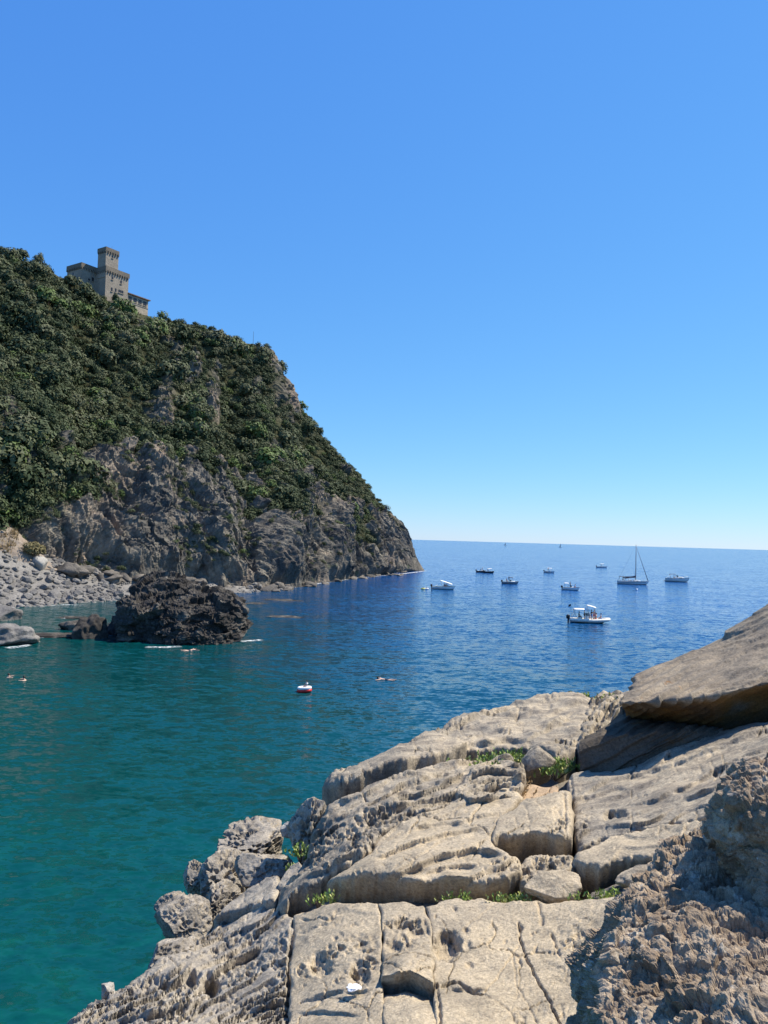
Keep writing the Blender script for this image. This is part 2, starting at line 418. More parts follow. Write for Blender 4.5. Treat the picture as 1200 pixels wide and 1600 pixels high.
# ------------------------------------------------------------------ people (prototype bodies, grown early while the scene is small)
def skin_body(joints, bones):
    """joints: name -> (x, y, z, radius); one continuous skinned surface"""
    names = list(joints); me = bpy.data.meshes.new('body')
    me.from_pydata([joints[n][:3] for n in names], [(names.index(a), names.index(b)) for a, b in bones], [])
    o = bpy.data.objects.new('body', me); COL.objects.link(o)
    o.modifiers.new('skin', 'SKIN')
    sv = me.skin_vertices[0].data
    for i, n in enumerate(names):
        r = joints[n][3]; sv[i].radius = (r, r) if not isinstance(r, tuple) else r; sv[i].use_root = (n == 'pelvis')
    s = o.modifiers.new('sub', 'SUBSURF'); s.levels = 1; s.render_levels = 1
    dg = bpy.context.evaluated_depsgraph_get()
    res = bpy.data.meshes.new_from_object(o.evaluated_get(dg))
    bpy.data.objects.remove(o)
    res.materials.clear(); res.materials.append(M['skin'])
    res.polygons.foreach_set('use_smooth', np.full(len(res.polygons), True))
    return res

BONES = [('pelvis', 'waist'), ('waist', 'chest'), ('chest', 'neck'), ('neck', 'chin'), ('chin', 'head')]
for _s in ('l', 'r'):
    BONES += [('chest', 'sh' + _s), ('sh' + _s, 'el' + _s), ('el' + _s, 'wr' + _s), ('wr' + _s, 'ha' + _s),
              ('pelvis', 'hi' + _s), ('hi' + _s, 'kn' + _s), ('kn' + _s, 'an' + _s), ('an' + _s, 'to' + _s)]
def pose(kind):
    """x forward, z up, origin at feet (standing), seat (sitting) or water line (swimming)"""
    J = {}
    if kind == 'stand':
        J.update(pelvis=(0, 0, .95, .13), waist=(0, 0, 1.1, .125), chest=(0, 0, 1.34, .15), neck=(.01, 0, 1.5, .06), chin=(.03, 0, 1.6, .085), head=(.03, 0, 1.71, .085))
        for s, k in (('l', 1), ('r', -1)):
            J.update({'sh' + s: (0, .19 * k, 1.42, .06), 'el' + s: (.04, .26 * k, 1.15, .045), 'wr' + s: (.22, .2 * k, 1.02, .032), 'ha' + s: (.3, .17 * k, 1.03, .03),
                      'hi' + s: (0, .1 * k, .88, .09), 'kn' + s: (.03, .11 * k, .48, .06), 'an' + s: (0, .12 * k, .08, .04), 'to' + s: (.14, .13 * k, .03, .035)})
    elif kind == 'sit':
        J.update(pelvis=(0, 0, .1, .14), waist=(-.03, 0, .26, .125), chest=(-.04, 0, .5, .15), neck=(-.01, 0, .66, .06), chin=(.02, 0, .76, .085), head=(.02, 0, .87, .085))
        for s, k in (('l', 1), ('r', -1)):
            J.update({'sh' + s: (-.03, .19 * k, .58, .06), 'el' + s: (.06, .27 * k, .34, .045), 'wr' + s: (.27, .2 * k, .25, .032), 'ha' + s: (.35, .17 * k, .24, .03),
                      'hi' + s: (.08, .1 * k, .1, .09), 'kn' + s: (.45, .13 * k, .14, .065), 'an' + s: (.48, .13 * k, -.27, .04), 'to' + s: (.6, .14 * k, -.31, .035)})
    elif kind == 'tread':      # upright in the water, head and shoulders out
        J.update(pelvis=(-.25, 0, -.55, .13), waist=(-.18, 0, -.4, .125), chest=(-.08, 0, -.12, .15), neck=(0, 0, .04, .06), chin=(.05, 0, .12, .085), head=(.05, 0, .24, .09))
        for s, k in (('l', 1), ('r', -1)):
            J.update({'sh' + s: (-.05, .2 * k, -.03, .065), 'el' + s: (.1, .38 * k, .0, .05), 'wr' + s: (.33, .42 * k, .03, .036), 'ha' + s: (.43, .4 * k, .03, .032),
                      'hi' + s: (-.3, .1 * k, -.62, .09), 'kn' + s: (-.4, .15 * k, -1.0, .06), 'an' + s: (-.65, .15 * k, -1.3, .04), 'to' + s: (-.75, .15 * k, -1.36, .035)})
    else:                      # float: on the back, arms and legs spread on the surface
        J.update(pelvis=(-.45, 0, -.02, .13), waist=(-.28, 0, .0, .13), chest=(0, 0, .03, .15), neck=(.2, 0, .06, .06), chin=(.28, 0, .1, .085), head=(.38, 0, .12, .09))
        for s, k in (('l', 1), ('r', -1)):
            J.update({'sh' + s: (.08, .19 * k, .04, .065), 'el' + s: (.2, .46 * k, .05, .05), 'wr' + s: (.34, .7 * k, .06, .036), 'ha' + s: (.4, .78 * k, .07, .032),
                      'hi' + s: (-.53, .1 * k, -.02, .09), 'kn' + s: (-.93, .22 * k, .04, .07), 'an' + s: (-1.3, .33 * k, .03, .045), 'to' + s: (-1.4, .36 * k, .1, .035)})
    return J
POSES = {k: pose(k) for k in ('stand', 'sit', 'tread', 'float')}
BODY = {k: skin_body(J, BONES) for k, J in POSES.items()}

def person(kind, loc, rotz, label, cloth=None, group=None, shirt=None, hair='hair'):
    o = link('person', BODY[kind], None, loc, rotz); tag(o, label, 'person', group)
    J = POSES[kind]; hx, hy, hz = J['head'][:3]
    MB().ball((hx - .025, hy, hz + .025), (.112, .105, .105), 10, 6).build('hair', M[hair], o, True)
    fx = .1 if kind != 'float' else 0
    MB().tube([(hx + fx - .01, 0, hz - .03), (hx + fx + .012, 0, hz - .06)], [.008, .016], 5).build('nose', M['skin'], o, True)
    if cloth:
        m = MB(); p = Vector(J['pelvis'][:3])
        m.tube([Vector(J['waist'][:3]) * .5 + p * .5, p, p + (p - Vector(J['waist'][:3])) * .35], [.15, .175, .165], 10)
        for s in 'lr':
            a, b = Vector(J['hi' + s][:3]), Vector(J['kn' + s][:3]); m.tube([a, a.lerp(b, .4)], [.125, .1], 8)
        m.build('swimwear', M[cloth], o, True)
    if shirt:
        m = MB(); m.tube([J['waist'][:3], J['chest'][:3], tuple(Vector(J['chest'][:3]).lerp(Vector(J['neck'][:3]), .75))], [.16, .195, .1], 10)
        for s in 'lr':
            a, b = Vector(J['sh' + s][:3]), Vector(J['el' + s][:3]); m.tube([Vector(J['chest'][:3]).lerp(a, .6), a, a.lerp(b, .7)], [.1, .09, .07], 8)
        m.build('shirt', M[shirt], o, True)
    return o

# ------------------------------------------------------------------ sea
xs = np.array([-30000, -8000, -2000, -600, -200, -60, 0, 60, 200, 600, 2000, 8000, 30000.])
ys = np.array([-400, -60, 0, 60, 150, 300, 600, 1500, 4000, 12000, 45000.])
GX, GY = np.meshgrid(xs, ys, indexing='ij')
sea = link('sea', mesh_np('sea', np.stack([GX, GY, np.zeros_like(GX)], -1).reshape(-1, 3), grid_faces(len(xs), len(ys)), M['water']))
tag(sea, 'blue sea turning green in the bay with small ripples', kind='structure')

# ------------------------------------------------------------------ headland: base profile by columns, then spurs, hollows and rock relief
KX  = [-300, -120,   0,  60, 100, 145, 185, 235, 285, 330, 365, 400, 422, 432, 450, 470, 500, 530, 560, 585, 600, 620, 640, 652, 660]
YS  = [ 372,  384, 402, 417, 438, 459, 481, 499, 508, 518, 530, 540, 549, 580, 612, 642, 680, 716, 745, 782, 799, 815, 853, 876, 893]
DT  = [ 228,  234, 240, 255, 268, 278, 281, 289, 297, 305, 311, 318, 322, 324, 326, 328, 330, 331, 332, 332, 331, 330, 329, 327, 326]
FX  = [-300,    0, 100, 200, 300, 400, 440, 480, 520, 560, 600, 640, 652, 660]
YF  = [ 845,  850, 890, 905, 912, 922, 919, 914, 907, 902, 898, 894, 893.5, 893.4]
DF  = [ 118,  138, 150, 162, 173, 182, 196, 214, 236, 258, 284, 312, 322, 325.8]
cx = np.r_[np.linspace(-300, -25, 50)[:-1], np.linspace(-25, 400, 280)[:-1], np.linspace(400, 660, 480)]
nu, nv, nb = len(cx), 400, 40
ysky, dtop, yfoot, dfoot = np.interp(cx, KX, YS), np.interp(cx, KX, DT), np.interp(cx, FX, YF), np.interp(cx, FX, DF)
k5 = np.ones(9) / 9
def sm(a):
    p = np.pad(a, 4, mode='edge'); return np.convolve(p, k5, 'valid')
dtop, yfoot, dfoot = sm(dtop), sm(yfoot), sm(dfoot)
v = np.linspace(0, 1, nv)
g = 0.22 * v + 0.78 * v ** 1.7
PX = np.repeat(cx[:, None], nv, 1); PY = yfoot[:, None] + (ysky - yfoot)[:, None] * v
T = dfoot[:, None] + (dtop - dfoot)[:, None] * g
P = pix(PX, PY, T)
N = grid_normals(P)
N *= np.sign(N[..., 2:3].mean())
# masks in the surface's own coordinates: bare rock below the scrub line, scrub above
VX = [-300,   0,  60, 150, 200, 250, 300, 340, 380, 430, 480, 520, 560, 600, 625, 660]
VY = [ 775, 780, 768, 745, 745, 728, 724, 735, 765, 785, 802, 808, 810, 818, 800, 800]
def veg_mask(px, py, P):
    line = np.interp(px, VX, VY)
    n = fbm(P * 0.045, 4, 5) * 140 + fbm(P * 0.16, 3, 9) * 100
    m = sstep(-12, 12, line + n - py)
    for (ax, ay, rx, ry, s) in [(245, 660, 24, 42, .9), (325, 650, 16, 48, .95), (300, 585, 10, 30, .8), (338, 605, 9, 34, .8), (275, 560, 12, 20, .7), (395, 620, 10, 22, .6), (150, 720, 26, 18, .8), (215, 520, 13, 22, 1.0), (290, 600, 20, 16, .6), (448, 618, 24, 46, 1.0), (424, 562, 14, 30, 1.0),
                                (0, 668, 12, 25, .8), (100, 705, 18, 10, .7), (420, 700, 15, 12, .5), (262, 540, 12, 14, .7), (610, 822, 22, 14, .7)]:
        d = ((px - ax) / rx) ** 2 + ((py - ay) / ry) ** 2 + fbm(P * 0.12, 3, 3) * 1.2
        m = m * (1 - s * np.exp(-d * d))
    for (ax, ay, rx, ry) in [(60, 770, 40, 40), (25, 800, 35, 30), (150, 690, 40, 25), (475, 800, 18, 10), (360, 690, 25, 30), (180, 640, 40, 50), (560, 770, 30, 25)]:
        d = ((px - ax) / rx) ** 2 + ((py - ay) / ry) ** 2 + fbm(P * 0.12, 3, 4) * 1.0
        m = np.maximum(m, np.exp(-d * d) * 0.95)
    return m
VEG = veg_mask(PX, PY, P)
fade = sstep(0, .12, 1 - v)[None, :] * .75 + .25
tip = np.clip((yfoot - ysky) / 160, .12, 1)[:, None]
along = np.stack([.3 * P[..., 0] + .954 * P[..., 1], P[..., 2] * .35, .954 * P[..., 0] - .3 * P[..., 1]], -1)
disp = 5.2 * fbm(along * np.array([.045, .05, .02]), 3, 21) + 2.4 * ridged(along * np.array([.12, .11, .08]), 3, 40)
for (ax, ay, rx, ry, h) in [(0, 850, 75, 50, -11), (-150, 850, 120, 60, -14), (118, 872, 55, 26, -5.5), (385, 805, 26, 85, -7.5), (195, 795, 32, 36, -5), (470, 872, 20, 36, -5), (545, 880, 14, 24, -4), (610, 880, 12, 22, -3.5),
                            (300, 705, 26, 70, 5), (440, 800, 22, 75, 4.5), (512, 840, 20, 45, 3.5), (335, 850, 40, 45, 3.5), (230, 745, 34, 55, 4), (250, 660, 30, 50, 3.5), (350, 640, 25, 80, -4), (325, 640, 14, 50, 3.5),
                            (60, 600, 40, 120, 3.5), (110, 620, 28, 120, -3.5), (190, 590, 30, 80, 3), (640, 885, 9, 18, -2)]:
    disp += h * np.exp(-((PX - ax) / rx) ** 2 - ((PY - ay) / ry) ** 2)
rockm = 1 - VEG
B = P * np.array([1, 1, 1.0])
tilt = np.stack([P[..., 0] * .8 + P[..., 2] * .6, P[..., 1], P[..., 2] * .8 - P[..., 0] * .6], -1)
tilt = tilt + np.stack([fbm(P * .3, 3, 101), fbm(P * .3, 3, 102), fbm(P * .3, 3, 103)], -1) * 1.6
F1, F2, cellv = worley3(tilt * np.array([.16, .10, .06]), 77)
f1, f2, cellw = worley3(tilt * np.array([.42, .28, .17]), 78)
g1_, g2_, cellx = worley3(tilt * np.array([1.0, .7, .45]), 79)
wr = P + 5.0 * np.stack([fbm(P * .06, 3, 201), fbm(P * .06, 3, 202), fbm(P * .06, 3, 203)], -1)
al2 = np.stack([.3 * wr[..., 0] + .954 * wr[..., 1], wr[..., 2] + .5 * wr[..., 1], .954 * wr[..., 0] - .3 * wr[..., 1]], -1)
crag = ridged(al2 * np.array([.070, .016, .018]), 6, 60, .58)
crag2 = ridged(al2 * np.array([.20, .045, .05]) + 9, 5, 61, .62)
rock = 5.0 * crag + 1.7 * crag2 + 1.8 * (cellv - .5) + 1.0 * (cellw - .5) + np.interp(PX, [400, 460], [1, .4]) * (.4 * (cellx - .5) + .45 * fbm(P * 1.1, 2, 80, .65))
disp = disp * fade * tip + (.25 + .75 * sstep(0, .07, v))[None, :] * rock * (.25 + .75 * rockm) * np.clip(tip * 1.6, .25, 1) * (.4 + .6 * fade)
P2 = P + N * disp[..., None]
P2[:, 0, 2] -= 2.0
# the far side, out of the photograph's sight, falls back to the sea
back = []
top = P2[:, -1]
away = ray(cx, ysky); away[:, 2] = 0
steep = np.interp(cx, [-300, 390, 440, 660], [.12, .15, 1.1, 1.3])
for i in range(1, nb + 1):
    s = 130.0 * (i / nb) ** 1.6
    zz = top[:, 2] - steep * s - np.where(s > 45, (s - 45) * 1.5, 0)
    q = top + away * s; q[:, 2] = np.maximum(zz, -4) ; q += (1.3 * fbm(q * .1, 3, 8))[:, None] * np.array([.3, .3, 1]) * min(1, i / 4)
    back.append(q)
FULL = np.concatenate([P2, np.stack(back, 1)], 1)
veg_full = np.concatenate([VEG, np.ones((nu, nb))], 1)
tanm = np.zeros_like(PX)
for (ax, ay, rx, ry, s) in [(452, 620, 14, 30, .8), (428, 560, 8, 20, .6), (408, 755, 10, 14, .7), (232, 757, 8, 8, .9), (180, 750, 30, 22, .45), (325, 660, 18, 30, .4), (100, 705, 30, 14, .7), (270, 690, 30, 40, .35), (520, 790, 60, 18, .35)]:
    tanm += s * np.exp(-((PX - ax) / rx) ** 2 - ((PY - ay) / ry) ** 2)
tanm = np.clip(tanm * (1 + .8 * fbm(P * .2, 3, 66)), 0, 1)
tan_full = np.concatenate([tanm, np.zeros((nu, nb))], 1)
headland = link('headland', mesh_np('headland', FULL.reshape(-1, 3), grid_faces(nu, nv + nb), M['headland'], False, {'veg': veg_full, 'tan': tan_full}))
tag(headland, 'steep rocky headland covered with dark green scrub', kind='structure')
def hill(px, py):
    """point on the built headland under a pixel of the profile"""
    i = np.clip(np.interp(px, cx, np.arange(nu)), 0, nu - 1).astype(int)
    vv = (py - yfoot[i]) / (ysky[i] - yfoot[i]); j = np.clip(vv * (nv - 1), 0, nv - 1).astype(int)
    return P2[i, j], N[i, j], VEG[i, j]

# ------------------------------------------------------------------ scrub on the headland
def crown(n, lobes, leaf, rs, flat=.85, spread=.62):
    """leaf-sized triangles over the lobes of a unit crown whose base is at z = 0; returns V (3n,3), tint (3n)"""
    c = rs.normal(size=(lobes, 3)); c /= np.linalg.norm(c, axis=1, keepdims=True); c *= spread * rs.uniform(.35, 1, (lobes, 1)); c[:, 2] = np.abs(c[:, 2]) * flat + .28
    r = rs.uniform(.3, .52, lobes)
    li = rs.integers(0, lobes, n)
    d = rs.normal(size=(n, 3)); d /= np.linalg.norm(d, axis=1, keepdims=True)
    d[:, 2] = np.where(d[:, 2] < -.35, -d[:, 2], d[:, 2])
    p = c[li] + d * (r[li] * rs.uniform(.72, 1.06, n))[:, None]
    nn = d + rs.normal(size=(n, 3)) * .22; nn /= np.linalg.norm(nn, axis=1, keepdims=True)
    a = np.cross(nn, rs.normal(size=(n, 3))); a /= np.linalg.norm(a, axis=1, keepdims=True); b = np.cross(nn, a)
    s = (leaf * rs.uniform(.6, 1.3, n))[:, None]
    V = np.stack([p + a * s, p - a * s * .6 + b * s * .8, p - a * s * .6 - b * s * .8], 1)
    return V.reshape(-1, 3), np.repeat(rs.uniform(-.1, .1, n), 3)
CROWNS = [crown(380, 8, .085, rng) for _ in range(10)]
def scatter(cands, size_px, tint_fn=None):
    pass
spots = []
tries = 0
qx = np.r_[rng.uniform(-60, 655, 26000), rng.uniform(400, 640, 9000)]; qy = np.r_[rng.uniform(380, 900, 26000), rng.uniform(540, 840, 9000)]
isky = np.interp(qx, KX, YS); ift = np.interp(qx, FX, YF)
ok = (qy > isky - 1) & (qy < ift - 6)
qx, qy = qx[ok], qy[ok]
HP, HN, HV = hill(qx, qy)
keep = (HV > .55) & (rng.uniform(size=len(qx)) < .40)
edge = (HV > .12) & (HV <= .55) & (rng.uniform(size=len(qx)) < .26)
bare = (HV <= .12) & (rng.uniform(size=len(qx)) < .20 * (fbm(HP * .1, 3, 44) > .02))
sel = keep | edge | bare
SP, SX, SY, SV = HP[sel], qx[sel], qy[sel], HV[sel]
cl = fbm(SP * .05, 3, 12)
size = np.where(SV > .55, (1.2 + 2.6 * rng.uniform(0, 1, len(SP)) ** 1.5) * (1 + .35 * cl) * np.where(rng.uniform(size=len(SP)) < .06, 1.5, 1.0), rng.uniform(.6, 1.5, len(SP)))
size *= np.interp(SX, [0, 300, 450, 600], [1.1, 1.05, .95, .75])
size *= np.where(SY - np.interp(SX, KX, YS) < 14, .72, 1.0)
size *= np.where((SX > 188) & (SX < 246) & (SY - np.interp(SX, KX, YS) < 16), .55, 1.0)
tint = np.clip(.42 + .8 * cl + rng.normal(size=len(SP)) * .24, 0, 1)
tint = np.where(rng.uniform(size=len(SP)) < .05, 1.0, tint)
# the shrubs that show largest stand as things of their own, the rest is one mass
order = np.argsort(-(size * (SV > .6) + rng.uniform(0, .8, len(SP))))
single = order[:150]; mass = order[150:]
VV, TT = [], []
for k in mass:
    cv, ct = CROWNS[rng.integers(10)]
    a = rng.uniform(0, 6.283); ca, sa = math.cos(a), math.sin(a)
    rot = np.array([[ca, -sa, 0], [sa, ca, 0], [0, 0, rng.uniform(.8, 1.15)]])
    m = cv if size[k] > 1.2 else cv[:480]
    VV.append((m * size[k] * (1 if size[k] > 1.2 else 1.1)) @ rot.T + SP[k] - np.array([0, 0, .25 * size[k]])); TT.append(np.clip(ct[:len(m)] + tint[k], 0, 1))
VV = np.concatenate(VV); TT = np.concatenate(TT)
scrub = link('scrub', mesh_np('scrub', VV, np.arange(len(VV)).reshape(-1, 3), M['scrub'], False, {'tint': TT}))
tag(scrub, 'dark green evergreen scrub covering the slopes of the headland', kind='stuff')
def crown_mesh(name, rs, tint0, n=700, lobes=9, leaf=.085, flat=.85, mat='scrub', spread=.62):
    V, t = crown(n, lobes, leaf, rs, flat, spread)
    return mesh_np(name, V, np.arange(len(V)).reshape(-1, 3), M[mat], False, {'tint': np.clip(t + tint0, 0, 1)})
trunk_mb = MB().tube([(0, 0, -.5), (.04, 0, .2), (-.03, .05, .6)], [.06, .045, .02], 6)
for a in (0, 2.1, 4.2): trunk_mb.tube([(.02, .02, .22), (.28 * math.cos(a), .28 * math.sin(a), .55)], [.03, .012], 5)
_t = trunk_mb.build('trunk', M['bark']); TRUNK = _t.data; bpy.data.objects.remove(_t)
SHRUBS = [crown_mesh('crown', rng, tv) for tv in (.1, .25, .4, .5, .62, .75, .9, 1.0)]
def tree(name, p, s, cm, label, cat, group=None, sz=1.0, rotz=0.0, trunk=TRUNK):
    o = empty(name, tuple(p), rotz); o.scale = (s, s, s * sz)
    link('crown', cm, o); link('trunk', trunk, o)
    return tag(o, label, cat, group)
for k in single:
    tree('shrub', SP[k] - np.array([0, 0, .1 * size[k]]), size[k] * 1.12, SHRUBS[min(7, int(tint[k] * 8))],
         'rounded evergreen shrub standing out of the scrub on the headland slope', 'shrub', 'large shrubs on the headland slope', rng.uniform(.85, 1.2), rng.uniform(0, 6.28))
def lone(px, py, s, tint0, label, name='tree', cat='tree', sz=1.0, up=.0, **kw):
    q, _, _ = hill(np.array([px * 1.0]), np.array([py * 1.0])); q = q[0].copy(); q[2] += up
    return tree(name, q, s, crown_mesh('crown', rng, tint0, 1100, 12, .075, **kw), label, cat, None, sz)
lone(26, 406, 4.6, .62, 'broad umbrella-shaped pine on the hilltop at the left edge', 'pine_tree', sz=.75, flat=.5, up=.3)
lone(6, 404, 3.0, .5, 'small dark tree on the hilltop left of the broad pine', sz=.9)
lone(60, 418, 2.6, .7, 'ragged small tree on the ridge between broad pine and castle', sz=1.5, flat=1.2, spread=.75)
lone(182, 478, 2.2, .25, 'dark pointed conifer in front of the castle keep', 'conifer_tree', sz=2.1, flat=1.6, spread=.5)
lone(549, 752, 3.4, .35, 'dark tree leaning out of the headland skyline above the bare nose', sz=1.15)
lone(497, 682, 2.6, .45, 'small pointed tree on the skyline halfway down the headland', sz=1.5)
lone(240, 512, 2.8, .3, 'dark tree just right of the castle annex', sz=1.0)
lone(250, 523, 4.0, 1.0, 'bright green spreading tree on the slope below the castle annex', sz=.8)
lone(214, 700, 3.4, .95, 'green bush leaning over the bare rock of the cliff face', 'bush', 'bush')
lone(26, 722, 3.4, 1.0, 'bright green bush above the dark cliff at the left edge', 'bush', 'bush')
lone(395, 540, 1.0, .7, 'tiny bush at the foot of the pole on the promontory', 'bush', 'bush')

# ------------------------------------------------------------------ scree slope and stony beach at the foot
def smooth_rows(rows, nu_, nv_):
    rs = []
    for r in rows:
        r = np.array(r, float); s = np.r_[0, np.cumsum(np.hypot(np.diff(r[:, 0]), np.diff(r[:, 1])) + 1e-6)]; s /= s[-1]
        u = np.linspace(0, 1, nu_); rs.append(np.stack([np.interp(u, s, r[:, k]) for k in range(3)], -1))
    rs = np.stack(rs, 1)                                  # nu, rows, 3 (px, py, t)
    W = pix(rs[..., 0], rs[..., 1], rs[..., 2])
    m = W.shape[1]; x = np.linspace(0, m - 1, nv_); i = np.clip(x.astype(int), 0, m - 2); f = (x - i)[None, :, None]
    g0 = W[:, np.clip(i - 1, 0, m - 1)]; g1 = W[:, i]; g2 = W[:, i + 1]; g3 = W[:, np.clip(i + 2, 0, m - 1)]
    ca = .5 * (2 * g1 + (g2 - g0) * f + (2 * g0 - 5 * g1 + 4 * g2 - g3) * f ** 2 + (3 * g1 - g0 - 3 * g2 + g3) * f ** 3)
    li = g1 + (g2 - g1) * f
    return ca * .6 + li * .4
def loft_rock(rows, nu_, nv_, dispf):
    W = smooth_rows(rows, nu_, nv_); n = grid_normals(W)
    c = W.reshape(-1, 3).mean(0)
    if ((W - c) * n).sum(-1).mean() < 0: n = -n
    W = W + n * dispf(W, n)[..., None]
    return W
def sea_t(px, py): return float(sea_at(np.array([px * 1.0]), np.array([py * 1.0]))[0, 1])
wl = [(-300, 965), (-60, 955), (0, 950), (60, 946), (110, 942), (190, 936), (290, 930), (380, 926), (440, 920), (480, 914)]
foot = [(-300, 835, 126), (-60, 842, 140), (0, 846, 144), (60, 868, 150), (110, 886, 154), (190, 897, 163), (290, 902, 173), (380, 910, 182), (440, 912, 198), (480, 908, 216)]
rows = [[(x, y + 14, sea_t(x, y + 6)) for x, y in wl], [(x, y, sea_t(x, y)) for x, y in wl],
        [(x, y * .55 + f[1] * .45, sea_t(x, y) * .5 + f[2] * .5) for (x, y), f in zip(wl, foot)], foot, [(x, y - 12, t + 8) for x, y, t in foot], [(x, y - 32, t + 16) for x, y, t in foot]]
BW = loft_rock(rows, 260, 60, lambda W, n: .35 * fbm(W * .35, 4, 3) + .15 * fbm(W * 1.4, 3, 4))
beach = link('beach', mesh_np('beach', BW.reshape(-1, 3), grid_faces(260, 60), M['beach_stone']))
tag(beach, 'grey stony beach below the cliff', kind='structure')
rows = [[(-200, 905, 131), (-60, 900, 136), (0, 893, 139), (40, 890, 143), (75, 890, 147), (100, 893, 150)],
        [(-200, 850, 134), (-60, 848, 139), (0, 850, 142), (35, 856, 145), (62, 872, 148), (92, 888, 151)],
        [(-200, 790, 142), (-60, 798, 145), (0, 812, 147), (20, 824, 148), (48, 850, 149.5), (82, 882, 152)],
        [(-200, 770, 152), (-60, 780, 155), (0, 800, 157), (20, 815, 157), (48, 845, 157), (82, 880, 157)]]
SW = loft_rock(rows, 160, 90, lambda W, n: .5 * fbm(W * .25, 4, 13) + .22 * fbm(W * 1.2, 3, 14))
scree = link('scree_slope', mesh_np('scree_slope', SW.reshape(-1, 3), grid_faces(160, 90), rock_material('scree', (0.33, 0.26, 0.20), (0.27, 0.23, 0.19), (0.16, 0.12, 0.085), .4, .6, (0.38, 0.35, 0.31), .02, (.58, .64))))
tag(scree, 'slope of tan scree at the left edge above the beach', kind='structure')

def boulder_mesh(name, rs, mat, sub=2, cuts=9, rough=.06, flat=.75):
    """angular stone of about unit radius, cut by planes"""
    import bmesh
    bm = bmesh.new(); bmesh.ops.create_icosphere(bm, subdivisions=sub, radius=1.0)
    V = np.array([x.co[:] for x in bm.verts])
    for _ in range(cuts):
        d = rs.normal(size=3); d /= np.linalg.norm(d); h = rs.uniform(.55, .85)
        s = V @ d; V = V - np.where(s > h, s - h, 0)[:, None] * d
    V += V * (rough * fbm(V * 2.2 + rs.uniform(0, 50, 3), 3, 2))[:, None]
    V[:, 2] *= flat
    F = np.array([[x.index for x in f.verts] for f in bm.faces]); bm.free()
    return mesh_np(name, V, F, mat, sub > 2)
STONES = [boulder_mesh('stone', rng, M['beach_stone'], 2, 10, .12) for _ in range(10)]
stone_rng = np.random.default_rng(3)
cand = []
for _ in range(2600):
    i = stone_rng.integers(60, 258); j = stone_rng.integers(8, 52)
    p = BW[i, j]; x, y = project(p)
    if x < -12 or x > 478: continue
    if 188 < x < 384 and y > 900: continue
    cand.append((p, x, y))
placed = []; sizes = []
for p, x, y in cand:
    s = .85 * stone_rng.choice([.55, .75, 1.0, 1.35, 2.0], p=[.3, .3, .22, .13, .05]) * (1.5 if x > 330 else 1.0) * stone_rng.uniform(.85, 1.15)
    if all((p[0] - q[0]) ** 2 + (p[1] - q[1]) ** 2 > (.62 * (s + r)) ** 2 for q, r in zip(placed, sizes)):
        placed.append(p); sizes.append(s)
od = np.argsort(-np.array(sizes)); rest_v, rest_f, nvv = [], [], 0
small = [m for m in STONES[:4]]
for r_, k in enumerate(od):
    p, s = placed[k], sizes[k]
    if r_ < 280:
        o = link('beach_boulder', STONES[stone_rng.integers(10)], None, (p[0], p[1], p[2] + .12 * s), stone_rng.uniform(0, 6.28))
        o.rotation_euler = (stone_rng.uniform(-.4, .4), stone_rng.uniform(-.4, .4), stone_rng.uniform(0, 6.28)); o.scale = (s, s * stone_rng.uniform(.7, 1), s * stone_rng.uniform(.75, 1.05))
        tag(o, 'grey angular boulder lying on the stony beach below the cliff', 'boulder', 'boulders on the stony beach')
    else:
        me = small[r_ % 4]; V = np.empty(len(me.vertices) * 3, np.float32); me.vertices.foreach_get('co', V); F = np.empty(len(me.polygons) * 3, np.int32); me.loops.foreach_get('vertex_index', F)
        rest_v.append(V.reshape(-1, 3) * s + p); rest_f.append(F.reshape(-1, 3) + nvv); nvv += len(me.vertices)
FOOTROCK = [boulder_mesh('foot_rock', stone_rng, M['foot_rock'], 3, 11, .3) for _ in range(6)]
for k in range(64):
    x = stone_rng.uniform(95, 640); yf = np.interp(x, FX, YF); p = sea_at(np.array([x]), np.array([max(yf + stone_rng.uniform(-2, 5), np.interp(x, FX, YF))]))[0] if x > 400 else pix(np.array([x]), np.array([yf + stone_rng.uniform(-6, 6)]), np.array([np.interp(x, FX, DF) - 1.5]))[0]
    s_ = stone_rng.uniform(.9, 2.6) * (1 if x < 520 else .75)
    o = link('foot_boulder', FOOTROCK[k % 6], None, tuple(p)); o.rotation_euler = (stone_rng.uniform(-.4, .4), stone_rng.uniform(-.4, .4), stone_rng.uniform(0, 6.28)); o.scale = (s_ * stone_rng.uniform(.9, 1.5), s_, s_ * stone_rng.uniform(.6, .95))
    tag(o, 'dark jagged boulder at the foot of the headland cliff', 'boulder', 'boulders along the cliff foot')
# small cobbles between them
for _ in range(900):
    i = stone_rng.integers(60, 258); j = stone_rng.integers(8, 52); me = small[_ % 4]
    V = np.empty(len(me.vertices) * 3, np.float32); me.vertices.foreach_get('co', V); F = np.empty(len(me.polygons) * 3, np.int32); me.loops.foreach_get('vertex_index', F)
    rest_v.append(V.reshape(-1, 3) * stone_rng.uniform(.2, .45) + BW[i, j]); rest_f.append(F.reshape(-1, 3) + nvv); nvv += len(me.vertices)
tag(link('cobbles', mesh_np('cobbles', np.concatenate(rest_v), np.concatenate(rest_f), M['beach_stone'], False)), 'small grey cobbles filling the beach between the boulders', kind='stuff')

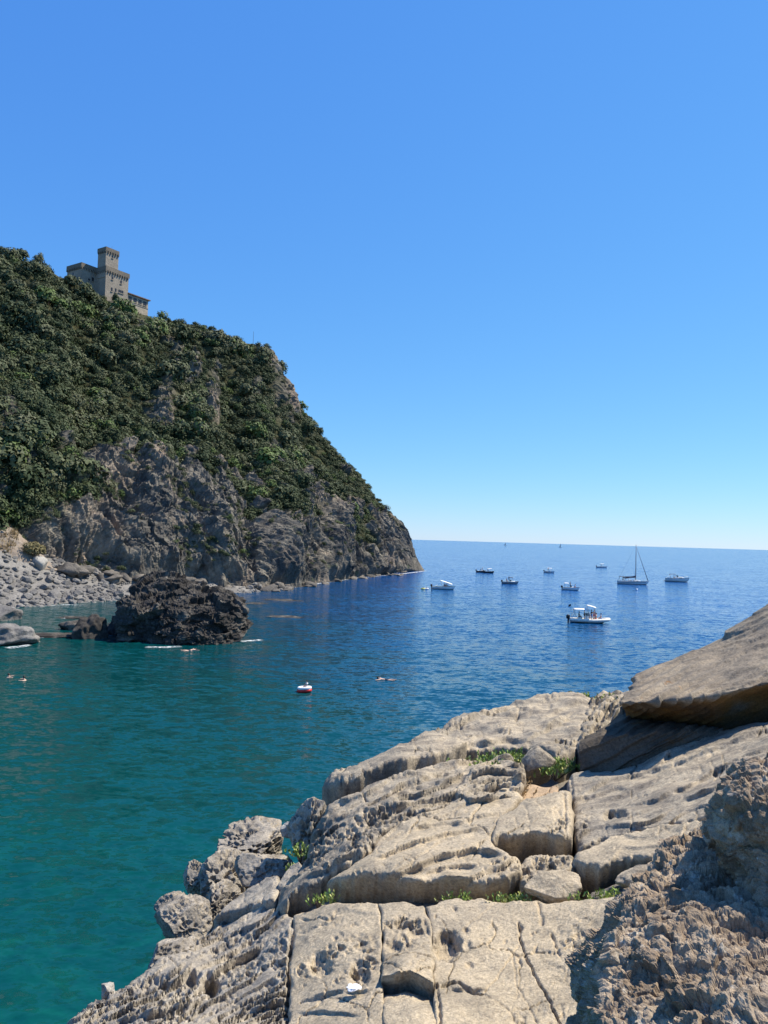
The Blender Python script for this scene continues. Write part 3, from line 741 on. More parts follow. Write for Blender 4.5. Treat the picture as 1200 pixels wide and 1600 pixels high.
def lone_boulder(px, py, t, s, label, mat='beach_stone', sub=4, cuts=12, rough=.2, sc=(1, 1, 1), rz=0.0, name='boulder', cat='boulder', seed=1, group=None, dz=0.0, tiltx=0.0, tilty=0.0):
    me = boulder_mesh('boulder', np.random.default_rng(seed), M[mat], sub, cuts, rough, 1.0)
    p = pix(np.array([px * 1.0]), np.array([py * 1.0]), np.array([t]))[0]
    o = link(name, me, None, (p[0], p[1], p[2] + dz), rz); o.rotation_euler = (tiltx, tilty, rz); o.scale = (s * sc[0], s * sc[1], s * sc[2])
    return tag(o, label, cat, group)
def at_sea(px, py, *a, **k): return lone_boulder(px, py, sea_t(px, py), *a, **k)
lone_boulder(61, 884, 146, 1.9, 'pale squarish boulder at the top of the beach under the dry bush', 'pale_stone', 3, seed=5)
at_sea(-2, 968, 2.6, 'rounded grey rock at the left edge above the lower pale rock', sub=4, rough=.25, sc=(1.3, 1, .9), seed=6, dz=.4)
at_sea(2, 1003, 3.4, 'broad pale grey rock sloping into the water at the left edge', 'beach_stone', 5, rough=.3, sc=(1.35, 1, .72), seed=8, dz=.3)
at_sea(141, 996, 2.0, 'dark rounded rock standing in the water left of the big sea rock', 'sea_rock', 5, 8, .35, (1.05, 1, 1.35), seed=9, dz=.3)
at_sea(119, 983, 1.7, 'low brown rock against the back of the dark rounded rock', 'sea_rock', 4, 8, .35, (1.3, 1, .8), seed=10, dz=0)
at_sea(178, 990, 1.5, 'small dark rock touching the left foot of the big sea rock', 'sea_rock', 5, 8, .35, (1.0, 1, 1.3), seed=11, dz=.2)
for i, (x, y, s, sx, lb) in enumerate([(70, 993, 2.6, 1.7, 'flat brown ledge awash between the left rocks and the dark rounded rock'), (110, 965, 1.5, 2.0, 'flat brown ledge awash behind the dark rounded rock'),
        (440, 938, 1.9, 2.6, 'long flat ledge awash off the cliff foot, the farther of two'), (446, 964, 1.5, 2.4, 'long flat ledge awash right of the big sea rock, the nearer of two'),
        (400, 943, 1.6, 1.5, 'low wet ledge just behind the right end of the big sea rock')]):
    at_sea(x, y, s, lb, 'sea_rock', 4, 8, .4, (sx, 1.1, .16), seed=20 + i, name='rock_ledge', cat='ledge', dz=-.06)

# dry bush and grass on the scree
p = pix(np.array([53.]), np.array([872.]), np.array([146.]))[0]
tree('dry_bush', p, 3.0, crown_mesh('crown', rng, .4, 1500, 9, .07, .95, 'dry_bush'), 'yellowish dry bush standing at the top of the stony beach', 'bush')
gv, gt = [], []
for _ in range(1500):
    i, j = rng.integers(40, 120), rng.integers(20, 80); p = SW[i, j]
    if fbm(p[None] * .35, 2, 5)[0] < .0: continue
    for b in range(4):
        a = rng.uniform(0, 6.28); h = rng.uniform(.3, .7); w = .09; e = p + rng.normal(size=3) * .25 * np.array([1, 1, 0])
        gv += [e + np.array([math.cos(a) * w, math.sin(a) * w, -.1]), e - np.array([math.cos(a) * w, math.sin(a) * w, .1]), e + np.array([rng.normal() * .15, rng.normal() * .15, h])]; gt += [rng.uniform()] * 3
tag(link('dry_grass', mesh_np('dry_grass', np.array(gv), np.arange(len(gv)).reshape(-1, 3), M['dry_grass'], False, {'tint': gt})), 'dry brown grass on the scree slope', kind='stuff')

# ------------------------------------------------------------------ the big sea rock
t0 = sea_t(285, 1006)
def L(pts): return [(x, y, t0 + d) for x, y, d in pts]
rows = [L([(196, 1005, 12), (188, 1014, 4), (200, 1018, 1), (240, 1020, 0), (290, 1020, -.5), (340, 1012, 1), (372, 998, 3.5), (386, 980, 7), (378, 972, 14)]),
        L([(194, 985, 12), (186, 990, 4), (197, 998, 1), (240, 1003, 0), (290, 1003, -.5), (340, 996, 1), (368, 985, 3.5), (381, 968, 7), (374, 960, 14)]),
        L([(192, 960, 12), (188, 967, 4), (194, 973, 1.3), (240, 976, .5), (290, 977, .2), (340, 972, 1.4), (366, 965, 4), (382, 954, 7), (376, 950, 14)]),
        L([(196, 944, 12), (191, 947, 5), (198, 951, 2), (240, 953, 1.5), (290, 957, 1.4), (340, 956, 2.8), (364, 953, 5), (378, 946, 8), (372, 944, 14)]),
        L([(205, 930, 12.5), (203, 931, 8), (212, 930, 5.5), (245, 926, 5), (290, 931, 5), (340, 938, 5.8), (358, 940, 7), (370, 939, 9.5), (368, 938, 14)]),
        L([(222, 917, 13), (226, 913, 11), (238, 905, 9.5), (256, 901, 9), (280, 905, 9), (312, 916, 9), (340, 928, 10), (356, 932, 11), (362, 934, 14)]),
        L([(222, 925, 20), (226, 912, 17), (240, 905, 16), (258, 904, 15), (285, 906, 15), (315, 915, 15), (345, 925, 15), (360, 930, 16), (364, 935, 18)]),
        L([(222, 980, 24), (226, 980, 21), (240, 980, 19), (258, 980, 18), (285, 980, 18), (315, 980, 18), (345, 978, 17), (360, 975, 18), (364, 970, 20)])]
def dsea(W, n):
    q = W * np.array([.5, .5, 1.1]); wv = W + .5 * np.stack([fbm(W * .8, 3, 5), fbm(W * .8, 3, 6), fbm(W * .8, 3, 7)], -1)
    a, b, c = worley3(wv * np.array([.30, .30, .55]), 5); a2, b2, c2 = worley3(wv * np.array([.8, .8, 1.3]), 6)
    return .55 * ridged(q * .5, 5, 90, .6) + 1.5 * (c - .5) + .75 * (c2 - .5) + .22 * ridged(W * 1.7, 3, 91, .6) - .3
RW = loft_rock(rows, 260, 220, dsea)
o = link('sea_rock', mesh_np('sea_rock', RW.reshape(-1, 3), grid_faces(260, 220), M['sea_rock'], False))
tag(o, 'big dark craggy block of rock standing in the bay', 'rock')

# ------------------------------------------------------------------ foam where the swell meets the rocks
def foam(pts, width, label, n=60, m=7, seed=0):
    c = np.array([sea_at(np.array([x * 1.0]), np.array([y * 1.0]))[0] for x, y in pts]); s = np.r_[0, np.cumsum(np.linalg.norm(np.diff(c, axis=0), axis=1))]
    u = np.linspace(0, s[-1], n); c = np.stack([np.interp(u, s, c[:, k]) for k in range(3)], -1)
    d = np.gradient(c, axis=0); d /= np.linalg.norm(d, axis=1, keepdims=True) + 1e-9; nrm = np.stack([-d[:, 1], d[:, 0], 0 * d[:, 0]], -1)
    w = np.linspace(-1, 1, m); wob = width * (.6 + .7 * (fbm(c * .25, 3, seed) + .3))
    V = c[:, None] + nrm[:, None] * (w[None, :, None] * wob[:, None, None]); V[..., 2] = .012 + .06 * (1 - w ** 2)[None]
    e = np.sin(np.pi * np.clip(np.arange(n) / (n - 1), 0, 1)) ** .5
    cov = (1 - np.abs(w)[None]) ** .6 * e[:, None]
    return tag(link('foam', mesh_np('foam', V.reshape(-1, 3), grid_faces(n, m), M['foam'], True, {'cover': cov})), label, kind='stuff')
foam([(228, 1011), (255, 1012), (282, 1010)], 1.0, 'white foam at the front foot of the big sea rock', seed=1)
foam([(372, 1003), (395, 1001), (412, 1000)], .8, 'white foam off the right front of the big sea rock', seed=2)
foam([(8, 1013), (28, 1011), (46, 1008)], .8, 'white foam in front of the pale rock at the left edge', seed=4)
foam([(455, 918), (480, 914.5), (520, 908.5), (560, 903), (600, 899.5)], 1.0, 'thin line of foam along the cliff foot', 160, seed=5)
foam([(596, 900), (630, 896.5), (655, 893.5), (668, 891.5)], 1.5, 'foam around the tip of the headland', 90, seed=6)
foam([(60, 948), (100, 945), (135, 946)], .5, 'thin foam along the edge of the beach', seed=7)
foam([(40, 997), (75, 996), (105, 992)], .4, 'foam over the brown ledge at left', seed=8)
foam([(96, 967), (120, 964)], .4, 'foam on the ledge behind the dark rounded rock', seed=9)

# ------------------------------------------------------------------ castle on the ridge
def castle():
    d0 = 280.0
    A = Vector((math.sin(R(33)), math.cos(R(33)), 0))       # along the lit facade, away to the right
    Bv = Vector((-A.y, A.x, 0))                             # along the shaded side, away to the left
    c0 = Vector(pix(np.array([166.]), np.array([415.]), np.array([d0]))[0])
    root = empty('castle', (c0.x, c0.y, c0.z - 20)); base = Vector(root.location)
    def block(name, corner, la, lb, ztop, depth, mat, parent=root):
        """corner: Vector (x, y) of the near corner; local box axes A and B"""
        m = MB(); c = corner + A * (la / 2) + Bv * (lb / 2); ang = math.atan2(A.y, A.x)
        m.box((c.x - base.x, c.y - base.y, ztop - depth / 2 - base.z), (la, lb, depth), ang)
        return m.build(name, mat, parent)
    def crown_of(par, corner, la, lb, ztop, h=1.7, out=.28):
        block('parapet', corner - A * out - Bv * out, la + 2 * out, lb + 2 * out, ztop, h, M['castle_dark'], par)
        m = MB(); ang = math.atan2(A.y, A.x)
        for k in range(int(la / 1.1) + 1):
            c = corner + A * min(la, k * 1.1) - Bv * .22; m.box((c.x - base.x, c.y - base.y, ztop - h - .35 - base.z), (.45, .44, .7), ang)
        for k in range(int(lb / 1.1) + 1):
            c = corner + Bv * min(lb, k * 1.1) - A * .22; m.box((c.x - base.x, c.y - base.y, ztop - h - .35 - base.z), (.44, .45, .7), ang)
        m.build('corbels', M['castle_dark'], par)['kind'] = 'stuff'
    def window(par, corner, along, z, w, h, side='a'):
        ang = math.atan2(A.y, A.x)
        out = -Bv if side == 'a' else -A; run = A if side == 'a' else Bv
        c = corner + run * along + out * .04; dims = (w, .1, h) if side == 'a' else (.1, w, h)
        m = MB().box((c.x - base.x, c.y - base.y, z - base.z), dims, ang); m.build('window', M['window'], par)
        c = corner + run * along + out * .12
        dm = (w + .4, .26, .2) if side == 'a' else (.26, w + .4, .2)
        MB().box((c.x - base.x, c.y - base.y, z - h / 2 - .12 - base.z), dm, ang).build('sill', M['plaster'], par)
    zt = c0.z
    keep = block('keep', c0, 10.4, 6.6, zt - .3, 26, M['castle']); crown_of(keep, c0, 10.4, 6.6, zt)
    for a, dz, w, h in [(3.0, -3.9, .6, 1.25), (7.0, -4.3, .6, 1.25), (2.9, -8.4, .6, 1.5), (4.7, -8.2, .6, 1.5), (6.3, -8.0, .55, 1.2), (7.1, -8.0, .55, 1.2), (7.9, -8.0, .55, 1.2), (7.6, -12.3, .9, 1.3)]:
        window(keep, c0, a, zt + dz, w, h)
    t0_ = c0 + A * -.15 + Bv * .25
    th = 7.4
    tw = block('tower', t0_, 5.7, 4.9, zt + th - .3, th + 4, M['castle']); crown_of(tw, t0_, 5.7, 4.9, zt + th, 1.5, .2)
    window(tw, t0_, 3.0, zt + th - 3.1, .5, .8)
    MB().tube([(t0_.x + 4 * A.x + 2 * Bv.x - base.x, t0_.y + 4 * A.y + 2 * Bv.y - base.y, zt + th - base.z), (t0_.x + 4 * A.x + 2 * Bv.x - base.x, t0_.y + 4 * A.y + 2 * Bv.y - base.y, zt + th + 1.8 - base.z)], .05, 5).build('antenna', M['alu'], tw)
    w0 = c0 + Bv * 6.6 - A * 6.0
    w0.z = 0
    wg = block('wing', w0, 8.0, 9.0, zt + .1, 22, M['castle']); crown_of(wg, w0, 8.0, 9.0, zt + .45, 1.6, .25)
    window(wg, w0, 3.4, zt - 5.2, .8, .9); window(wg, w0, 5.0, zt - 4.6, .9, 1.6); window(wg, w0, 5.2, zt - 3.2, .6, .9, 'b')
    a0 = c0 + A * 10.45 + Bv * .5
    an = block('annex', a0, 10.2, 5.6, zt - 7.6, 18, M['plaster'])
    rf = block('roof', a0 - A * 0 - Bv * .7, 10.9, 7.0, zt - 7.3, .35, M['roof'], an)
    for k in range(4): window(an, a0, 1.4 + 2.4 * k, zt - 9.3, 1.5, 1.7)
    block('cornice', a0 - Bv * .12, 10.3, 5.8, zt - 10.8, .3, M['castle'], an)
    return tag(root, 'stone castle with square tower and parapets on the ridge', 'castle')
castle()

# pole and railing on the promontory
p, _, _ = hill(np.array([396.]), np.array([541.])); p = p[0]
po = empty('pole', tuple(p)); MB().tube([(0, 0, -1), (0, 0, 6.6)], [.11, .06], 6).build('shaft', M['alu'], po); MB().box((0, 0, -.1), (.6, .6, .5)).build('base', M['castle_dark'], po)
tag(po, 'thin tall pole on top of the promontory right of the castle', 'pole')
ra = empty('railing', tuple(p)); pts = [hill(np.array([x * 1.0]), np.array([y * 1.0]))[0][0] - p for x, y in ((400, 541), (405, 542), (410, 543), (415, 545), (420, 548))]
for q in pts: MB().tube([q - np.array([0, 0, .6]), q + np.array([0, 0, 1.1])], .06, 5).build('post', M['alu'], ra)
MB().tube([q + np.array([0, 0, 1.1]) for q in pts], .05, 5).build('rail', M['alu'], ra)
tag(ra, 'thin railing along the lookout edge beside the pole', 'railing')

# ------------------------------------------------------------------ foreground: the bedrock shelf, in slabs
CP = np.array([(100, 1620, 5.2), (250, 1500, 5.5), (330, 1445, 5.9), (430, 1385, 5.6), (463, 1440, 4.7), (480, 1350, 5.0), (512, 1230, 5.0), (560, 1400, 4.3), (600, 1600, 3.75),
               (640, 1175, 4.6), (700, 1300, 4.2), (700, 1450, 4.0), (720, 1130, 4.6), (800, 1220, 4.25), (880, 1090, 4.5), (890, 1250, 4.05), (985, 1095, 4.3), (960, 1300, 3.8),
               (1000, 1450, 3.5), (1100, 1160, 3.4), (1200, 1128, 3.1), (1200, 1280, 3.0), (1200, 1600, 3.0), (850, 1600, 3.6), (460, 1600, 4.2), (1300, 1100, 2.8), (0, 1660, 6.0), (350, 1300, 7.0)])
def _phi(r2): return np.where(r2 > 0, .5 * r2 * np.log(np.maximum(r2, 1e-12)), 0)
_c = CP[:, :2] / 1000; _n = len(_c)
_A = np.zeros((_n + 3, _n + 3)); _A[:_n, :_n] = _phi(((_c[:, None] - _c[None]) ** 2).sum(-1)) + 1e-3 * np.eye(_n)
_A[:_n, _n] = 1; _A[:_n, _n + 1:] = _c; _A[_n, :_n] = 1; _A[_n + 1:, :_n] = _c.T
_w = np.linalg.solve(_A, np.r_[CP[:, 2], 0, 0, 0])
def drop(px, py):
    q = np.stack([np.ravel(px), np.ravel(py)], -1) / 1000
    d = _phi(((q[:, None] - _c[None]) ** 2).sum(-1)) @ _w[:_n] + _w[_n] + q @ _w[_n + 1:]
    return d.reshape(np.shape(px))
def shelf(px, py):
    """point on the general rock surface under a pixel"""
    r = ray(px, py); return pix(px, py, drop(px, py) / -r[..., 2])
def seg_dist(Q, A, B):
    d = B - A; t = np.clip(((Q - A) @ d) / (d @ d + 1e-9), 0, 1); return np.linalg.norm(Q - (A + t[:, None] * d), axis=1), t
def inside(Q, poly):
    c = np.zeros(len(Q), bool); j = len(poly) - 1
    for i in range(len(poly)):
        a, b = poly[i], poly[j]
        m = ((a[1] > Q[:, 1]) != (b[1] > Q[:, 1])) & (Q[:, 0] < (b[0] - a[0]) * (Q[:, 1] - a[1]) / (b[1] - a[1] + 1e-12) + a[0]); c ^= m; j = i
    return c
BED = R(27)
def slab(poly, mat, parent, lift=.12, edge=.2, rad=.35, thick=.8, ek=.9, rk=.35, lk=1.1, pk=1.0, sk=.45, beds=(26, .05, .40), step=1.6, warp=5.0, seed=0, wav=.05, streak=.03, fine=.010, pits=None, cracks=(), ledges=(), holes=(), bumps=(), name='slab', surf=None, label=None, bedv=5.0):
    surf = surf or shelf
    poly = np.array(poly, float); cen_ = poly.mean(0); poly = poly + (poly - cen_) / np.linalg.norm(poly - cen_, axis=1, keepdims=True) * 4.0; warp *= 1.4; lo, hi = poly.min(0) - 8, poly.max(0) + 8
    gx = np.arange(lo[0], hi[0], step); gy = np.arange(lo[1], hi[1], step)
    X, Y = np.meshgrid(gx, gy, indexing='ij'); shp = X.shape
    Q = np.stack([X.ravel(), Y.ravel()], -1)
    Z3 = np.concatenate([Q / 38.0, np.full((len(Q), 1), seed * 3.7)], 1)
    QW = Q + warp * np.stack([fbm(Z3, 4, 3, .6), fbm(Z3 + 31.3, 4, 4, .6)], -1)
    ins = inside(QW, poly)
    W = surf(X.ravel(), Y.ravel())
    tt = W[:, 1]
    # distance to the outline on the rock itself
    WP = surf(poly[:, 0], poly[:, 1])[:, :2]
    WQ = surf(QW[:, 0], QW[:, 1])[:, :2]
    D = np.full(len(Q), 1e9)
    for i in range(len(poly)):
        d, _ = seg_dist(WQ, WP[i], WP[(i + 1) % len(poly)]); D = np.minimum(D, d)
    rad *= rk; edge *= ek; streak *= sk
    rr = rad * (1 + .5 * fbm(W * 1.5, 2, seed + 5))
    e = np.clip(D / rr, 0, 1); prof = 1 - np.sqrt(np.clip(1 - (1 - e) ** 2, 0, 1))
    sc = np.clip(tt / 9.0, .6, 2.0)
    u = W[:, 0] * math.cos(BED) + W[:, 1] * math.sin(BED); w = -W[:, 0] * math.sin(BED) + W[:, 1] * math.cos(BED)
    S = np.stack([u * .7, w * bedv, np.full_like(u, seed * 1.3)], -1)
    S[:, 1] += 1.2 * fbm(W * 1.1, 3, seed + 9)
    h = lift - edge * prof
    h += wav * fbm(W * 1.1, 3, seed + 1) * 1.6 * sc
    sn = fbm(S, 4, seed + 2, .55)
    h += streak * (sn + .6 * (np.floor(sn * 5) / 5)) * sc
    h += fine * (.6 * fbm(W * 9, 3, seed + 3) + .3 * ridged(W * 4, 2, seed + 7)) * sc
    h += (.022 * fbm(W * 2.4, 3, seed + 11) + .005 * ridged(W * 5.5, 3, seed + 12)) * sc
    # bedding: each bed rises towards the viewer and breaks off
    sp_, am_, sl_ = beds
    cc = (Q[:, 1] + sl_ * (Q[:, 0] - 600)) / sp_ + 1.1 * fbm(Z3 * .45, 2, seed + 91) + .22 * fbm(Z3 * .8, 3, seed + 92, .4)
    fr = cc - np.floor(cc); saw = np.where(fr < .88, (fr / .88) ** 2.0, (1 - fr) / .12)
    bedid = _hash(np.floor(cc).astype(np.int64), np.zeros(len(Q), np.int64), np.zeros(len(Q), np.int64), seed) / 4294967296.0
    h += am_ * sc * (saw - .5) * (.35 + .9 * bedid) * sstep(-.1, .25, fbm(W * np.array([.6, .6, .6]), 2, seed + 93) + .06)
    # hairline fractures
    for cs, dp, sd in ((110, .055, 3), (38, .02, 4)):
        F1, F2, cv = worley2((Q + 14 * np.stack([fbm(Z3 * 1.2, 3, 81), fbm(Z3 * 1.2, 3, 82)], -1)) * np.array([1, 1.3]) / cs, seed + sd)
        h -= dp * sc * (1 - sstep(.0, 3.2 / cs, F2 - F1)) * sstep(0, .22, fbm(W * .9, 2, seed + 83 + sd))
    # scattered solution pits
    F1, F2, cv = worley2(Q / 17.0 + .3 * np.stack([fbm(Z3 * 3, 2, 84), fbm(Z3 * 3, 2, 85)], -1), seed + 6)
    h -= .035 * sc * (cv > .84) * (1 - sstep(.08, .30 * (cv - .5) * 2, F1)) * sstep(-.1, .25, fbm(W * 1.2, 2, seed + 86))
    if pits is not None:
        for (area, cell, depth, cover) in pits:
            am = np.zeros(len(Q))
            for (ax, ay, rx, ry) in area:
                am = np.maximum(am, np.exp(-(((Q[:, 0] - ax) / rx) ** 2 + ((Q[:, 1] - ay) / ry) ** 2) ** 2))
            am *= sstep(-.35, .15, fbm(W * 1.3, 3, seed + 55) + cover - .5)
            for cs, dp in ((cell, depth), (cell * .5, depth * .4)):
                stretch = np.stack([Q[:, 0] * .85 + Q[:, 1] * .35, Q[:, 1] * 1.25 - Q[:, 0] * .3], -1) / cs
                stretch += .25 * np.stack([fbm(Z3 * 4, 2, 8), fbm(Z3 * 4, 2, 9)], -1)
                F1, F2, cv = worley2(stretch, seed + int(cs))
                pit = sstep(.06, .24, F2 - F1) * (cv > 1 - cover)
                h -= pk * am * dp * pit * (.55 + .45 * cv)
    for (pl, wd, dp) in cracks:
        pl = np.array(pl, float); d = np.full(len(Q), 1e9); qq = Q + 3.5 * np.stack([fbm(Z3 * 3, 3, 14), fbm(Z3 * 3, 3, 15)], -1)
        for i in range(len(pl) - 1): d = np.minimum(d, seg_dist(qq, pl[i], pl[i + 1])[0])
        h -= dp * (1 - sstep(wd * .35, wd, d)) * (.6 + .4 * fbm(Z3 * 5, 2, 16))
    for (pl, ht, fall) in ledges:                        # a bed edge: the rock below it (towards the viewer) is lower
        pl = np.array(pl, float); d = np.full(len(Q), 1e9); qq = Q + np.array([0, 5.0]) * np.stack([fbm(Z3 * .7, 3, 24, .35), fbm(Z3 * .7, 3, 25, .35)], -1)
        below = qq[:, 1] > np.interp(qq[:, 0], pl[:, 0], pl[:, 1]); endf = sstep(pl[0, 0], pl[0, 0] + 25, qq[:, 0]) * (1 - sstep(pl[-1, 0] - 25, pl[-1, 0], qq[:, 0]))
        for i in range(len(pl) - 1): d = np.minimum(d, seg_dist(qq, pl[i], pl[i + 1])[0])
        sd_ = np.where(below, d, -d); k_ = sstep(-.8, 3.0, sd_)
        h += lk * endf * ht * (k_ * -.75 * np.exp(-d / fall) + (1 - k_) * .35 * np.exp(-d / (fall * .7))) * (.75 + .5 * fbm(Z3 * 1.5, 2, 26))
    for (ax, ay, rx, ry, dp) in holes:
        qq = Q + min(9, rx * .6) * np.stack([fbm(Z3 * 2.4, 4, 34, .6), fbm(Z3 * 2.4, 4, 35, .6)], -1)
        d = np.sqrt(((qq[:, 0] - ax) / rx) ** 2 + ((qq[:, 1] - ay) / ry) ** 2); h -= .8 * dp * (1 - sstep(.25, 1.15, d))
    for (ax, ay, rx, ry, hh) in bumps:
        d2 = ((Q[:, 0] - ax) / rx) ** 2 + ((Q[:, 1] - ay) / ry) ** 2; h += hh * np.exp(-d2)
    toc = np.array([0, 0, EYE]) - W; toc /= np.linalg.norm(toc, axis=1, keepdims=True)
    dv_ = toc * .62 + np.array([0, 0, .38]); dv_ /= np.linalg.norm(dv_, axis=1, keepdims=True)
    V = W + dv_ * h[:, None]
    idx = np.arange(len(Q)).reshape(shp)
    cells = np.stack([idx[:-1, :-1], idx[1:, :-1], idx[1:, 1:], idx[:-1, 1:]], -1).reshape(-1, 4)
    cells = cells[ins[cells].all(1)][:, ::-1]
    used = np.unique(cells); remap = np.full(len(Q), -1); remap[used] = np.arange(len(used))
    V = V[used]; F = remap[cells]; dv_ = dv_[used]
    # sides: drop the outline down in three uneven rows, slightly undercut
    ed = np.concatenate([F[:, [0, 1]], F[:, [1, 2]], F[:, [2, 3]], F[:, [3, 0]]])
    key = np.sort(ed, 1); code = key[:, 0].astype(np.int64) * len(V) + key[:, 1]; _, inv, cnt = np.unique(code, return_inverse=True, return_counts=True)
    be = ed[cnt[inv] == 1]; bv = np.unique(be); bm_ = np.full(len(V), -1); bm_[bv] = np.arange(len(bv))
    i0, i1 = bm_[be[:, 0]], bm_[be[:, 1]]; ring = V[bv].copy()
    for _ in range(5):                                   # even out the stair-steps of the outline
        acc = np.zeros_like(ring); np.add.at(acc, i0, ring[i1]); np.add.at(acc, i1, ring[i0]); num = np.bincount(np.r_[i0, i1], minlength=len(ring))[:, None]
        ring = .4 * ring + .6 * acc / num
    V[bv] = ring; allV = [V]; prev = bv; base = len(V); FF = [F]
    away_ = W[used][bv] - np.array([0, 0, EYE]); away_[:, 2] = 0; away_ /= np.linalg.norm(away_, axis=1, keepdims=True)
    for k in range(1, 7):
        q = ring.copy(); f = k / 6
        q[:, 2] -= thick * f
        q += away_ * (.42 * math.sin(f * 1.57) * min(1, thick) + .07 * fbm(q * np.array([2.5, 2.5, 6.0]), 3, seed + 70)[:, None] * min(1, thick))
        allV.append(q); cur = base + np.arange(len(bv))
        a, b = prev[i0], prev[i1]; c, d = cur[i1], cur[i0]
        FF.append(np.stack([b, a, d, c], -1)); prev = cur; base += len(bv)
    V = np.concatenate(allV); F = np.concatenate(FF)
    o = link(name, mesh_np(name, V, F, M[mat] if isinstance(mat, str) else mat), parent)
    if label: o['label'] = label
    return o

# the mass below, inset from the outline and sunk, falling into the sea
mass_poly = np.array([(130, 1640), (190, 1570), (250, 1515), (262, 1480), (275, 1440), (308, 1405), (325, 1380), (365, 1350), (410, 1335), (455, 1318), (480, 1305), (540, 1260), (640, 1215), (700, 1180), (800, 1150), (890, 1130), (980, 1130), (1060, 1150), (1200, 1140), (1330, 1110), (1330, 1900), (60, 1900)], float)
gx = np.arange(40, 1340, 6.0); gy = np.arange(1100, 1900, 6.0); X, Y = np.meshgrid(gx, gy, indexing='ij')
Wm = shelf(X.ravel(), Y.ravel()); Wm[:, 2] += -.42 + .12 * fbm(Wm * 1.2, 3, 1)
q = np.stack([X.ravel(), Y.ravel()], -1); ins = inside(q, mass_poly); idx = np.arange(len(q)).reshape(X.shape)
cells = np.stack([idx[:-1, :-1], idx[1:, :-1], idx[1:, 1:], idx[:-1, 1:]], -1).reshape(-1, 4); cells = cells[ins[cells].all(1)][:, ::-1]
used = np.unique(cells); remap = np.full(len(q), -1); remap[used] = np.arange(len(used)); Vm = Wm[used]; Fm = remap[cells]
ed = np.concatenate([Fm[:, [0, 1]], Fm[:, [1, 2]], Fm[:, [2, 3]], Fm[:, [3, 0]]]); key = np.sort(ed, 1); code = key[:, 0].astype(np.int64) * len(Vm) + key[:, 1]
_, inv, cnt = np.unique(code, return_inverse=True, return_counts=True); be = ed[cnt[inv] == 1]; bv = np.unique(be); bm_ = np.full(len(Vm), -1); bm_[bv] = np.arange(len(bv))
allV, FF, prev, base = [Vm], [Fm], bv, len(Vm)
for k in range(1, 9):
    qv = Vm[bv].copy(); f = k / 8; qv[:, 2] = qv[:, 2] * (1 - f) + (-2.5) * f; qv += .35 * np.stack([fbm(qv * .8, 3, 5), fbm(qv * .8, 3, 6), 0 * qv[:, 0]], -1)
    allV.append(qv); cur = base + np.arange(len(bv)); FF.append(np.stack([prev[bm_[be[:, 1]]], prev[bm_[be[:, 0]]], cur[bm_[be[:, 0]]], cur[bm_[be[:, 1]]]], -1)); prev = cur; base += len(bv)
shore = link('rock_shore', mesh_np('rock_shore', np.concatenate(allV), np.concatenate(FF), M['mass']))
tag(shore, 'shelf of weathered sandstone slabs in the foreground', kind='structure')

def pit_area(*a): return list(a)
# --- bottom row of tan blocks, split by upright joints
slab([(462, 1442), (500, 1424), (560, 1418), (591, 1421), (596, 1465), (594, 1530), (599, 1600), (599, 1650), (452, 1650), (456, 1560), (459, 1490)], 'tan', shore, .10, .07, .10, seed=1, beds=(60, .03, .1), warp=9, streak=.012,
     pits=[(pit_area((545, 1490, 50, 45), (500, 1530, 40, 30)), 12, .08, .5)], holes=[(500, 1512, 22, 20, .16), (560, 1530, 18, 26, .16)],
     ledges=[([(470, 1572), (530, 1556), (590, 1553)], .06, 12), ([(455, 1590), (520, 1590), (570, 1592)], .05, 10)], cracks=[([(470, 1465), (510, 1448)], 2.5, .05), ([(575, 1530), (560, 1550), (520, 1562), (470, 1575)], 3, .05)])
slab([(593, 1422), (630, 1415), (664, 1425), (676, 1470), (676, 1540), (681, 1600), (681, 1650), (601, 1650), (597, 1530), (599, 1465)], 'tan', shore, .11, .07, .10, seed=2, beds=(50, .03, .1), warp=9, streak=.012,
     holes=[(632, 1452, 26, 8, .13), (615, 1486, 16, 14, .12), (652, 1464, 18, 9, .12)], ledges=[([(560, 1546), (600, 1541), (640, 1538), (676, 1553), (700, 1560)], .42, 18)],
     bumps=[(640, 1520, 32, 20, .12)], cracks=[([(600, 1512), (630, 1500), (680, 1506)], 2.2, .06), ([(662, 1450), (676, 1480), (680, 1530)], 4, .06)],
     pits=[(pit_area((628, 1450, 30, 14), (625, 1485, 22, 18)), 10, .06, .55)])
slab([(666, 1424), (700, 1415), (760, 1413), (840, 1418), (900, 1420), (960, 1411), (1010, 1400), (1110, 1395), (1110, 1650), (683, 1650), (679, 1540), (678, 1470)], 'tan', shore, .10, .07, .12, seed=3, beds=(75, .035, .1), warp=9, streak=.012, wav=.06,
     holes=[(697, 1484, 27, 24, .30), (730, 1484, 9, 10, .07), (733, 1515, 8, 6, .05), (814, 1456, 5, 5, .07), (728, 1461, 5, 5, .06)],
     cracks=[([(811, 1450), (812, 1475), (825, 1510), (850, 1560), (875, 1610)], 2.6, .09), ([(690, 1548), (715, 1543), (740, 1560), (752, 1563)], 3.2, .10), ([(752, 1563), (775, 1538), (800, 1500), (811, 1485)], 2, .03), ([(775, 1418), (740, 1445), (725, 1460)], 2, .025),
             ([(800, 1500), (808, 1550), (840, 1610)], 2, .03), ([(840, 1420), (848, 1450)], 4, .06), ([(862, 1470), (875, 1505)], 3, .05), ([(755, 1563), (800, 1595), (820, 1640)], 2, .03), ([(683, 1548), (687, 1600), (690, 1640)], 4, .08)],
     bumps=[(745, 1590, 60, 30, .05), (950, 1480, 80, 60, .08)], pits=[(pit_area((900, 1480, 60, 60), (850, 1600, 50, 30)), 12, .035, .3)], ledges=[([(690, 1548), (740, 1556), (770, 1556)], .08, 12)])
